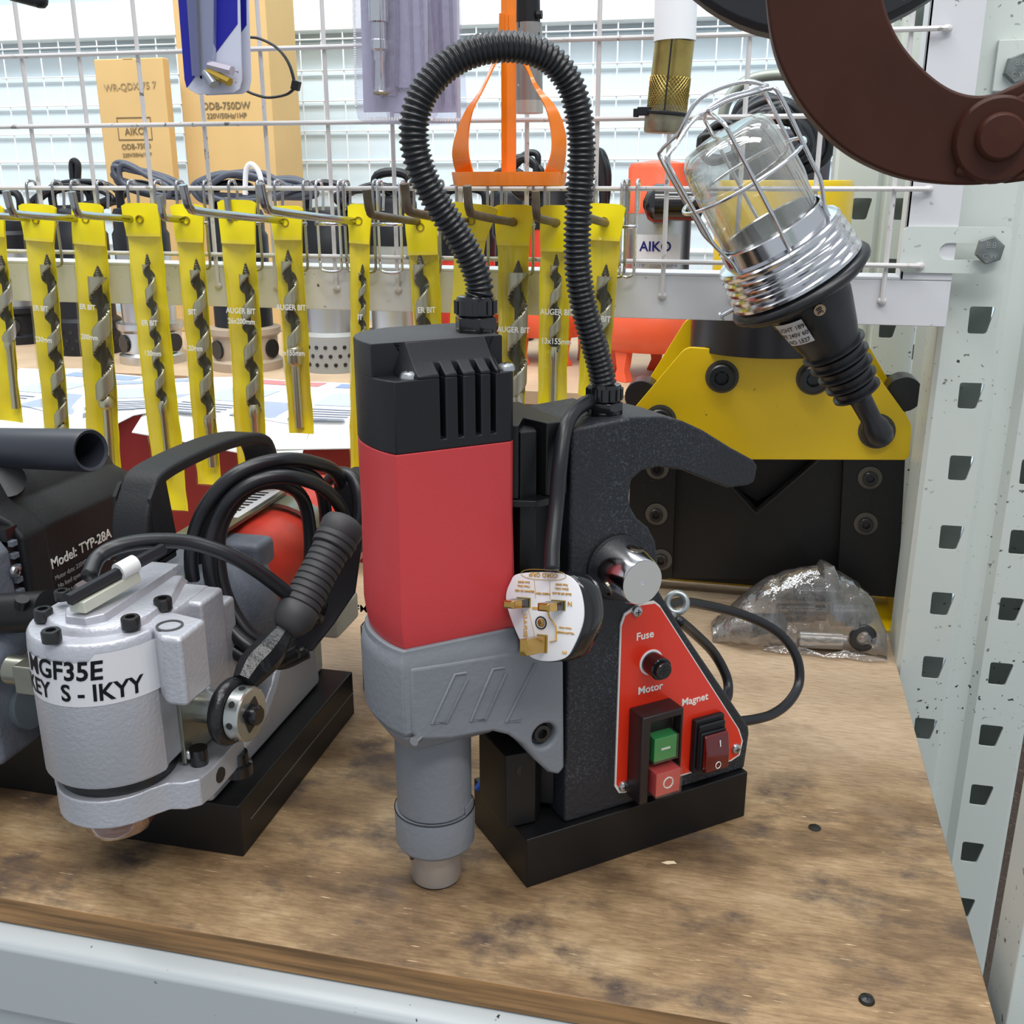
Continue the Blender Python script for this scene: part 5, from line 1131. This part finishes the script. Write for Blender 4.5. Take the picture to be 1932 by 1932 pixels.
b = BB(); b.loft([sec(.2812), sec(.318)]); cap = obj('motor_cap', b, BLK, t, .0007, smooth=28, label='black motor cap')
sv0 = AV-.036
cb = BB()
for k, x in enumerate((838, 871, 904, 932)):
    p = onv(x, 840-7*k*.6, sv0); p2 = onv(x-5, 735-6*k, sv0)
    cb.box(p.x-.0016, p.x+.0014, sv0-.002, sv0+.010, .2865, .335)
cut(cap, cb)
# upper block with swept shoulder, pockets at both corners
b = BB()
top = sec(.3345); 
def upper(u0, u1, prof):
    b_ = BB(); b_.prism([V((u0, v, z)) for v, z in prof], (u1-u0, 0, 0)); return b_
sh = [(sv0, .3178), (sv0, .3195), (sv0+.003, .3212), (sv0+.008, .3250), (sv0+.013, .3300), (sv0+.0165, .3342), (sv0+.030, .3342), (sv0+.030, .3178)]
uA, uB = -.0615, -.0165
bb = upper(uA, uB, sh)
o = obj('cap_shoulder', bb, BLK, cap, .0006, smooth=40)
cb = BB()
for k, x in enumerate((838, 871, 904, 932)):
    p = onv(x, 840-7*k*.6, sv0); cb.box(p.x-.0016, p.x+.0014, sv0-.002, sv0+.0075, .31, .336)
cut(o, cb)
P = [p for p in sec(0)]; vc = sv0+.0165; low = []
for i, p in enumerate(P):                                   # clip the outline at the shoulder line
    q = P[(i+1) % len(P)]
    if p.y >= vc: low.append(V((p.x, p.y, 0)))
    if (p.y-vc)*(q.y-vc) < 0: low.append(p.lerp(q, (vc-p.y)/(q.y-p.y)))
dust = mat('dusty_black', (60, 61, 64), .65, bump=.5, bscale=900)
b = BB(); b.loft([[V((p.x, p.y, .3175)) for p in low], [V((p.x, p.y, .3335)) for p in low], [V((AX+(p.x-AX)*.985, AV+(p.y-AV)*.985, .3345)) for p in low]]); ct = obj('cap_top', b, [BLK, dust], cap, .0004, smooth=30)
for q in ct.data.polygons:
    if q.normal.z > .9: q.material_index = 1
# shoulder flanks sweep down to the pockets
for u0, u1 in ((uA, uA-.006), (uB, uB+.005)):
    b = BB(); b.loft([[V((u0, v, z)) for v, z in sh], [V((u0+(u1-u0)*.5, v+(.0035 if v < sv0+.016 else 0), z-(.001 if v < sv0+.016 and z > .319 else 0))) for v, z in sh], [V((u1, min(sv0+.030, v+(.0125 if v < sv0+.016 else 0)), z)) for v, z in sh]]); obj('shoulder_flank', b, BLK, cap, smooth=60)
for x, y in ((775, 712), (957, 695)):
    p = onv(x, y, sv0+.005); sc_ = pscrew('cap_screw', cap, DM @ V((p.x, sv0+.0066, .3182)), (0, 0, 1), .0050)
# grey gearbox
def gsec(z, g, du=0): return sec(z, grow=g, du=du)
b = BB(); b.loft([gsec(.1215, -.001), gsec(.126, .0028), (gsec(.163, .0036)), gsec(.1685, .0026), gsec(.1705, .0012), gsec(.1745, .0008)]); gx = obj('gearbox', b, GREY, t, .0012, smooth=28, label='grey cast gearbox')
b = BB(); b.loft([gsec(.1060, -.0145), gsec(.1115, -.0065), gsec(.1225, .0008)]); obj('gearbox_underside', b, GREY, gx, .0015, smooth=35)
f0 = AV-.036-.0034
arm = [(772, 1262), (1064, 1215), (1066, 1450), (1055, 1463), (1035, 1458), (1010, 1435), (985, 1405), (960, 1388), (930, 1381), (890, 1388), (850, 1396), (790, 1398), (776, 1384)]
P = fz(arm, f0); 
b = BB(); b.prism(P, (0, .0725, 0)); am = obj('slide_arm', b, GREY, gx, .0022, seg=3, smooth=30)
cb = BB(); p = onv(1028, 1389, f0); cb.cyl((p.x, f0-.002, p.z), (p.x, f0+.009, p.z), .0078, n=28); cut(am, cb)
shcs('arm_bolt', gx, DM @ V((p.x, f0+.0088, p.z)), R3.to_3x3() @ V((0, -1, 0)), .0058, .006)
for (x0, y0, x1, y1, hk) in ((858, 1272, 815, 1365, 1), (930, 1262, 888, 1360, 1), (1010, 1252, 955, 1362, 0)):
    a, c = onv(x0, y0, f0-.0002), onv(x1, y1, f0-.0002); d = onv(x1+28, y1-2, f0-.0002); pts_ = [a, c, d]
    if hk: pts_ = [onv(x0+22, y0-3, f0-.0002)]+pts_+[V((d.x+(a.x-c.x)*.93, d.y, d.z+(a.z-c.z)*.90))]
    b = BB(); b.tube(pts_, .0009, 8); obj('cast_rib', b, GREY, gx, smooth=60)
p = onv(785, 1397, f0-.001); b = BB(); b.cyl(p+V((.003, .003, 0)), p+V((-.0015, -.0006, 0)), .0026, n=16); obj('drain_screw', b, ZINC, gx)
b = BB(); b.lathe((AX, AV, 0), (0, 0, 1), [(.0225, .052), (.0228, .1085), (.0228, .112)], 44); obj('nose_tube', b, GREY, gx, .0004)
# two-piece collar with stepped seam
b = BB(); b.lathe((AX, AV, 0), (0, 0, 1), [(.0200, .0248), (.0226, .0262), (.0240, .0285), (.0242, .0500), (.0238, .0512), (.022, .0512)], 44); nc = obj('nose_collar', b, GREY, t, .0003, smooth=30)
for a0, a1, z0, z1 in ((-1.05, -.62, .047, .057),):
    b = BB(); rings = [[V((AX+r*math.cos(a0+(a1-a0)*i/8), AV+r*math.sin(a0+(a1-a0)*i/8), z)) for r, z in ((.0225, z0), (.0237, z0), (.0237, z1), (.0225, z1))] for i in range(9)]
    b.loft(rings); obj('collar_tab', b, GREY, nc, .0003, smooth=60)
b = BB(); b.lathe((AX, AV, 0), (0, 0, 1), [(.0241, .0506), (.02445, .0511), (.0241, .0517)], 44, caps=False); obj('collar_seam', b, BOLT, nc)
b = BB(); b.lathe((AX, AV, 0), (0, 0, 1), [(.0146, .0005), (.0153, .0012), (.0156, .0030), (.0156, .0262), (.010, .0265)], 44); sp_ = obj('spindle', b, mat('spindle_steel', (188, 187, 188), .3, metal=.65), t, smooth=30, label='bare steel spindle nose')
b = BB(); b.lathe((AX, AV, 0), (0, 0, 1), [(.0148, .0), (.0149, .0014), (.012, .0014)], 44); obj('spindle_rim', b, DSTL, sp_)
p = V((AX-.0156*.72, AV-.0156*.68, .0235)); b = BB(); b.box(p.x-.0025, p.x+.0035, p.y-.0012, p.y+.0005, .0225, .0262); obj('key_slot', b, BOLT, sp_)
b = BB(); b.cyl((AX-.0156, AV-.001, .0195), (AX-.0172, AV-.001, .0195), .0022, n=12); obj('set_screw', b, BOLT, sp_)
# cable glands and corrugated conduit
def gland(nm, p, s=1):
    b = BB(); p = V(p); b.lathe(p, (0, 0, 1), [(.0112*s, 0), (.0116*s, .0006), (.0116*s, .0076*s), (.0108*s, .0082*s)], 6, x=(1, .3, 0)); b.lathe(p, (0, 0, 1), [(.0107*s, -.0006), (.0107*s, .0020)], 24)
    g = obj(nm, b, BLKG, t, .0004, smooth=30)
    b = BB(); b.lathe(p, (0, 0, 1), [(.0094*s, .0080*s), (.0106*s, .0092*s), (.0106*s, .0165*s), (.0096*s, .0185*s), (.0078*s, .0188*s)], 40)
    for k in range(14):
        a = 2*PI*k/14; q = p+V((.0106*s*math.cos(a), .0106*s*math.sin(a), 0)); b.cyl(q+V((0, 0, .0095*s)), q+V((0, 0, .0165*s)), .0011*s, n=6)
    obj('gland_nut', b, BLKG, g, smooth=40); return p+V((0, 0, .0185*s))
ga = onv(898, 634, .036); ga = V((ga.x, .036, .3345))
q = onv(1139, 801, .024); gb_ = V((q.x, .024, .2845))
A = gland('cable_gland', ga); Bp = gland('cable_gland', gb_, .93)
# plane through both glands for the conduit
def onP(x, y, bow=0):
    d = ray(x, y); n = (DM @ Bp - DM @ A).cross(V((0, 0, 1))).normalized(); o0 = DM @ A + n*bow
    k = (o0-CP).dot(n)/d.dot(n); return CP+d*k
px = [(905, 545), (893, 500), (862, 440), (826, 385), (796, 325), (781, 262), (788, 200), (818, 148), (866, 109), (925, 90), (985, 90), (1036, 110), (1072, 152), (1090, 205), (1097, 265), (1096, 330), (1091, 400), (1089, 460), (1092, 520), (1102, 580), (1118, 640), (1133, 695)]
mid = [onP(x, y) for x, y in px]
pts = [DM @ (A-V((0, 0, .004)))]+mid+[DM @ (Bp-V((0, 0, .004)))]
path = even(spline(pts, 10), .00072)
def rfc(i, k): return .0068+(.0008 if (i % 4) in (0, 1) else -.0006)
b = B(); b.tube(path, .007, 16, rf=rfc); obj('conduit', b, RUB, t, smooth=180, label='black corrugated conduit')
# power cord from the column top down to the plug
b = B(); b.tube(spline([DM @ V((.052, .030, .29)), DM @ onv(1112, 757, .022), DM @ onv(1085, 775, .012), DM @ onv(1066, 810, .002), DM @ onv(1057, 870, -.006), DM @ onv(1050, 950, -.012), DM @ onv(1042, 1030, -.022), DM @ onv(1041, 1075, -.028)], 8), .0042, 12); obj('power_cord', b, RUB, t, smooth=180)
# plug
pc = at(1021, 1161, Y=DO.y-.020)
fwn = (CP-pc).normalized(); n = (fwn-rt*.60-V((0, 0, .10))).normalized(); upx = V((0.02, .12, 1)); pu = V((0, 0, 1)).cross(n).normalized()
pm = tmat(pc, pu+V((0, 0, -.06)), n)
tilt = M4.Rotation(math.radians(12), 4, 'Z'); pm = pm @ tilt
ppl = F/((pc-CP).dot(fw)); 
po = [(-62, 62), (-44, 82), (30, 88), (62, 74), (76, 40), (78, -5), (62, -55), (45, -82), (10, -92), (-20, -86), (-38, -60), (-60, -10), (-70, 30)]
po = [(p.x, p.y, 0) for p in spline([V((x/ppl*1.14, y/ppl*.93, 0)) for x, y in po], 5, True)]
b = B(pm); body = [(1, -.0012), (1.03, -.003), (1.04, -.009), (1.01, -.0145), (.9, -.0185), (.6, -.020)]
b.loft([[V((x*s+(.004*min(1, -z/.014)), y*s, z)) for x, y, _ in po] for s, z in body]); pg = obj('plug', b, BLKG, t, smooth=60, label='black three-pin plug, prongs towards the viewer')
b = B(pm); b.loft([[V((x*s, y*s, z)) for x, y, _ in po] for s, z in ((1, -.0018), (1, -.0002), (.985, 0))]); fp = obj('faceplate', b, WHT, pg, smooth=40)
def pin(x, y, w, h, L=.0135, sl=True):
    m2 = pm @ M4.Translation((x, y, 0)); d = V((-.45 if 0 else 0, 0, 1)); b = B(m2)
    b.loft([[V((-w/2, -h/2, 0)), V((w/2, -h/2, 0)), V((w/2, h/2, 0)), V((-w/2, h/2, 0))], [V((-w/2, -h/2, L-.001)), V((w/2, -h/2, L-.001)), V((w/2, h/2, L-.001)), V((-w/2, h/2, L-.001))], [V((-w/2*.6, -h/2*.6, L)), V((w/2*.6, -h/2*.6, L)), V((w/2*.6, h/2*.6, L)), V((-w/2*.6, h/2*.6, L))]])
    o = obj('pin', b, GOLD, pg, .0002)
    if sl: b = B(m2); b.box(-w/2-.0001, w/2+.0001, -h/2-.0001, h/2+.0001, 0, L*.45); obj('pin_sleeve', b, BLKG, pg)
    b = B(m2); b.box(-w/2-.0008, w/2+.0008, -h/2-.0006, h/2+.0006, -.0002, .0003); obj('pin_collar', b, mat('collar_tan', (150, 130, 60), .4), pg)  # thin tan collar around the foot of the pin
pin(-.0110, .0062, .0072, .0042, .0165); pin(.0105, .0062, .0072, .0042, .0165); pin(.0010, -.0150, .0050, .0085, .0200, False)
b = B(pm); b.lathe((.0, -.0040, 0), (0, 0, 1), [(.0036, .0002), (.0034, .0005), (.0028, .0003), (.0028, -.002), (.0001, -.002)], 24, caps=False); obj('screw_well', b, BOLT, pg)
pscrew('plug_screw', pg, pm @ V((0, -.0040, -.0006)), pm.to_3x3() @ V((0, 0, 1)), .0024, GOLD)
UP = M4.Rotation(PI, 4, 'Z')
def ptxt(s, x, y, sz, rot=PI, m=GINK): text('print', s, sz, pm @ M4.Translation((x, y, .0002)) @ M4.Rotation(rot, 4, 'Z'), m, fp, .01)
ptxt('CORD GRIP', .001, .0218, .0034); ptxt('BROWN OR RED', -.0105, .0125, .0016); ptxt('17mm CALL', -.0110, .0150, .0016); ptxt('5mm BARE', -.0110, .0172, .0016)
ptxt('BLUE OR BLACK', .0125, .0125, .0016); ptxt('22mm CALL', .0125, .0150, .0016); ptxt('7mm BARE', .0125, .0172, .0016); ptxt('INSIDE VIEW', .001, .0118, .0016)
ptxt('N', .0175, .0075, .0036); ptxt('13 A FUSE', -.0098, -.006, .0030, -PI/2); ptxt('E', .0150, -.0185, .0036, PI/2); ptxt('YELLOW/GREEN', .0150, -.0080, .0015); ptxt('41mm CALL', .0150, -.0055, .0015)
b = B(pm); b.tube([V((.001+.0105*math.cos(a)*1.0+(.0035 if math.cos(a) > 0 else -.0035), .0218+.0027*math.sin(a), .0003)) for a in [2*PI*i/24 for i in range(24)]], .00014, 4, closed=True)
for x0, y0, x1, y1 in ((-.0045, .0188, -.0035, .009), (.0050, .0188, .0055, .009), (-.0120, .002, -.0075, -.014), (-.0078, .003, -.0035, -.012), (-.0075, -.014, -.0115, -.0145)): b.tube([V((x0, y0, .0003)), V((x1, y1, .0003))], .00014, 4)
b.tube([V(p) for p in ((.0035, .0045, .0003), (.0055, -.001, .0003), (.0095, -.005, .0003), (.0100, -.0125, .0003), (.0060, -.0135, .0003))], .0009, 6, flat=.3); b.box(-.0055, .0040, .0030, .0042, .0001, .0004)
obj('gold_lines', b, GINK, fp)

# control panel
pn_px = [(1208, 1138), (1235, 1134), (1245, 1142), (1395, 1376), (1402, 1398), (1396, 1425), (1380, 1436), (1180, 1496), (1168, 1497), (1160, 1484), (1171, 1178), (1178, 1158)]
Pn = fz(pn_px, vf-.0012); Pn = [V(p) for p in Pn]
b = BB(); b.prism(Pn, (0, .0012, 0)); pn = obj('control_panel', b, mat('panel_border', (226, 222, 218), .35), t, .0002, label='white-edged red switch panel')
cxy = sum(Pn, V())/len(Pn); b = BB(); ins = []
for p in Pn: d = cxy-p; ins.append(p+d.normalized()*.0017+V((0, -.0002, 0)))
b.prism(ins, (0, .0002, 0)); obj('panel_face', b, PANEL, pn)
for x, y in ((1201, 1153), (1388, 1412), (1176, 1483)):
    p = onv(x, y, vf-.0014); pscrew('panel_screw', pn, DM @ p, R3.to_3x3() @ V((0, -1, 0)), .0036)
def dtext(s, x, y, sz, v=vf-.0015, par=pn, m=PRT, bold=.014): text('print', s, sz, DM @ tmat(onv(x, y, v), (1, 0, 0), (0, -1, 0)), m, par, bold)
dtext('Fuse', 1217, 1199, .0070); dtext('Motor', 1227, 1299, .0070); dtext('Magnet', 1311, 1320, .0070)
fn = V((0, -1, 0)); p = onv(1228, 1249, vf-.0014)
b = BB(); b.lathe(p, fn, [(.0083, 0), (.0083, .0006), (.0070, .0008)], 32); obj('fuse_ring', b, WHT, pn)
b = BB(); b.lathe(p, fn, [(.0072, 0), (.0072, .0110), (.0067, .0118), (.0054, .0118), (.0054, .0140), (.0050, .0145), (.0001, .0145)], 32); fh_ = obj('fuse_holder', b, BLKG, pn, smooth=30)
b = BB(); b.box(p.x-.0030, p.x+.0030, p.y-.0148, p.y-.0144, p.z-.0005, p.z+.0005); b.box(p.x-.0005, p.x+.0005, p.y-.0148, p.y-.0144, p.z-.0030, p.z+.0030); obj('cross_slot', b, BOLT, fh_)
# motor switch: box with raised hood, green and red buttons behind clear covers
s0 = onv(1186, 1335, vf-.0014); s1 = onv(1215, 1487, vf-.0014)
u0, u1, z0, z1 = s0.x+.0005, s0.x+.0305, s1.z, onv(1190, 1335, vf).z+.001
b = BB(); b.box(u0, u1, vf-.0165, vf-.0014, z0, z1); sw = obj('motor_switch', b, BLKG if 0 else mat('switch_black', (34, 26, 28), .35), pn, .0010)
cb = BB(); cb.box(u0+.0062, u1-.0015, vf-.020, vf-.0080, z0-.001, z1-.0045); cut(sw, cb)
def button(um, zm, w, h, m, nm, y0, y1, mark):
    b = BB(); b.box(um-w/2, um+w/2, y1, y0, zm-h/2, zm+h/2); o = obj(nm, b, m, sw, .0004)
    b = BB()
    if mark == 'bar': b.box(um-.0032, um+.0032, y1-.0004, y1, zm-.0006, zm+.0006)
    else: b.tube([V((um+.0034*math.cos(2*PI*i/28), y1-.0001, zm+.0036*math.sin(2*PI*i/28))) for i in range(28)], .0005, 6, closed=True)
    obj('mark', b, PRT, o)
    b = BB(); b.box(um-w/2-.0007, um+w/2+.0007, y1-.0012, y0, zm-h/2-.0006, zm+h/2+.0006); obj('clear_cover', b, CAPP, o, .0003)
um = (u0+.0062+u1-.0015)/2+.0003
button(um, z0+(z1-z0)*.590, .0165, .0160, GREEN, 'start_button', vf-.008, vf-.0165, 'bar'); button(um+.0003, z0+(z1-z0)*.225, .0180, .0160, RBTN, 'stop_button', vf-.008, vf-.0205, 'ring')
# magnet rocker
r0_ = onv(1297, 1388, vf-.0014); um2 = r0_.x+.0135+.0015; zc = onv(1325, 1405, vf-.0014).z+.0015
b = BB(); b.box(um2-.0125, um2+.0105, vf-.0060, vf-.0014, zc-.0180, zc+.0200); b.box(um2-.0110, um2+.0095, vf-.0085, vf-.006, zc-.0150, zc+.0170); b.box(um2-.0105, um2+.009, vf-.0105, vf-.0085, zc-.0145, zc+.0125); rk = obj('magnet_switch', b, BLK, pn, .0010)
b = BB(); b.prism([V((um2-.0095, vf-.0105, zc-.0150)), V((um2-.0095, vf-.0155, zc-.0135)), V((um2-.0095, vf-.0150, zc)), V((um2-.0095, vf-.0130, zc+.0110)), V((um2-.0095, vf-.0105, zc+.0115))], (.0185, 0, 0)); rk2 = obj('rocker_cover', b, LENSR, rk, .0018, seg=3)
text('print', 'I', .0062, DM @ tmat((um2+.0012, vf-.0146, zc+.0050), (1, 0, 0), (0, -1, .16)), PRT, rk2, .004)
b = BB(); b.tube([V((um2-.0005+.0020*math.cos(2*PI*i/20), vf-.0160, zc-.0092+.0023*math.sin(2*PI*i/20))) for i in range(20)], .0003, 5, closed=True); obj('mark', b, PRT, rk2)
# feed hub
hp0 = onv(1155, 1083, vf); 
hA = onv(1166, 1054, vf-.006); hB = onv(1212, 1099, -.0235); hub_c = onv(1172, 1064, vf); hd2 = V((0, -1, 0)); hA = V((hB.x, vf-.003, hB.z)); hub_c = V((hB.x, vf, hB.z))
b = BB(); b.lathe((hub_c.x, vf+.001, hub_c.z), hd2, [(.0200, -.006), (.0200, .0022), (.0192, .0032), (.0120, .006)], 40); hb = obj('hub_bearing', b, BLKM, t, .0004)

b = BB(); a0_ = hA; Lh = (hB-hA).length
b.lathe(a0_, hd2, [(.0186, -.002), (.0184, .0), (.0136, Lh-.0010), (.0129, Lh)], 48, caps=False); b.lathe(a0_, hd2, [(.0129, Lh), (.0001, Lh)], 48, caps=False); fhb = obj('feed_hub', b, CHR, t, smooth=30, label='chrome feed hub')
b = BB(); b.lathe(a0_, hd2, [(.0128, Lh+.0002), (.0014, Lh+.0002), (.0012, Lh-.001), (.0001, Lh-.002)], 48, caps=False); obj('hub_face', b, ALU, fhb, smooth=30)
for a in (78, 200, 320):
    an = math.radians(a); rd = V((math.cos(an), 0, math.sin(an))); c_ = a0_+hd2*(Lh*.45)+rd*.0144
    b = BB(); b.lathe(c_, rd, [(.0050, .0002), (.0048, .0021), (.0042, .0019)]+[(.0042-(.0006 if k % 2 else 0), .0016-.0010*k) for k in range(9)]+[(.0001, -.008)], 24, caps=False); obj('threaded_hole', b, mat('thread_steel', (120, 112, 100), .25, metal=1), fhb, smooth=50)
# eye bolt and rear cable
p = onv(1277, 1137, .03); 
ec = DM @ p; b = B(); ax1 = (DM.to_3x3() @ V((.75, 0, -.6))).normalized(); ax2 = (CP-ec).normalized()
s1_ = ax2.cross(V((0, 0, 1))).normalized(); s2_ = s1_.cross(ax2); ppx = F/((ec-CP).dot(fw)); b.tube([ec+s1_*(.0062*math.cos(2*PI*i/28))+s2_*(.0062*math.sin(2*PI*i/28)) for i in range(28)], .0021, 12, closed=True)
b.cyl(ec+s2_*-.0065+s1_*.001, ec+s2_*-.012+s1_*.0065, .0026, n=12); obj('eye_bolt', b, mat('galvanised', (176, 182, 184), .35, metal=.8), t, smooth=60)
def vpt(x, y, v): return DM @ onv(x, y, v)
b = B(); b.tube(spline([vpt(1250, 1150, .055), vpt(1285, 1136, .070), vpt(1340, 1144, .080), vpt(1410, 1163, .080), vpt(1470, 1195, .072), vpt(1502, 1238, .062), vpt(1508, 1285, .055), vpt(1492, 1320, .048), vpt(1462, 1345, .043), vpt(1425, 1357, .038), DM @ (onv(1425, 1357, .038)+V((-.030, -.003, .006)))], 8), .0036, 12); obj('rear_cable', b, RUB, t, smooth=180)
b = B(); b.tube(spline([vpt(1280, 1170, .045), vpt(1310, 1195, .060), vpt(1345, 1230, .070), vpt(1368, 1270, .066), vpt(1374, 1300, .060), DM @ (onv(1366, 1325, .052)), DM @ (onv(1366, 1325, .052)+V((-.022, -.004, -.008)))], 8), .0036, 12); obj('rear_cable', b, RUB, t, smooth=180)
b = BB(); p = onv(893, 1460, .06); b.cyl((-.001, .068, .030), (.003, .068, .034), .003, n=12); obj('blue_cap', b, mat('blue_cap', (40, 80, 170), .4), t)

# ================================================================ BROWN CLAMP IN THE FOREGROUND
t = thing('lifting_clamp', 'dark brown curved clamp jaw with pivot stud hanging in the top right corner', 'clamp', at(1878, 262, Y=.30))
Yk = .30
oc = spline([at(x, y, Y=Yk) for x, y in ((1430, -900), (1434, -480), (1437, -260), (1440, -120), (1446, 0), (1462, 95), (1500, 178), (1552, 245), (1615, 296), (1695, 332), (1780, 347), (1865, 347), (1945, 325), (2020, 280))], 6)
ic = spline([at(x, y, Y=Yk) for x, y in ((2020, 105), (1960, 138), (1900, 168), (1850, 180), (1800, 170), (1752, 138), (1706, 88), (1676, 30), (1660, -40), (1652, -140), (1650, -260), (1648, -480), (1646, -900))], 6)
b = B(); b.prism(oc+ic, (0, .017, 0)); jw = obj('jaw', b, BROWN, t, .0022, seg=3)
pc_ = at(1880, 264, Y=Yk); b = B(); b.lathe((pc_.x, Yk+.001, pc_.z), (0, -1, 0), [(.0108, 0), (.0106, .0030), (.0098, .0040), (.0001, .0041)], 48); obj('pivot_boss', b, BROWN, t, smooth=40)
pc_ = at(1888, 258, Y=Yk-.004); b = B(); b.lathe((pc_.x, Yk-.0028, pc_.z), (0, -1, 0), [(.0060, 0), (.0058, .0022), (.0050, .0032), (.0001, .0035)], 40); obj('pivot_stud', b, BROWN, t, smooth=40)
b = B(); l0 = at(1850, 290, Y=Yk-.001); b.prism([at(x, y, Y=Yk-.002) for x, y in ((1800, 330), (1850, 225), (1932, 175), (2020, 110), (2020, 330), (1900, 346))], (0, .004, 0)); obj('link_plate', b, BROWN, t, .0012, seg=3)
c_ = at(1567, -345, Y=.42); rr = 385/(F/((c_-CP).dot(fw)))
b = B(); b.lathe(c_, (0, -1, 0), [(rr*.97, -.012), (rr, -.009), (rr, .006), (rr*.97, .009), (.0001, .009)], 64); o = obj('black_wheel', b, mat('speckled_black', (30, 32, 38), .5, speck=.7, sscale=600, speckcol=(90, 92, 98)), None, .0005); tag(o, 'black round wheel peeking over the top edge behind the brown clamp', 'wheel')
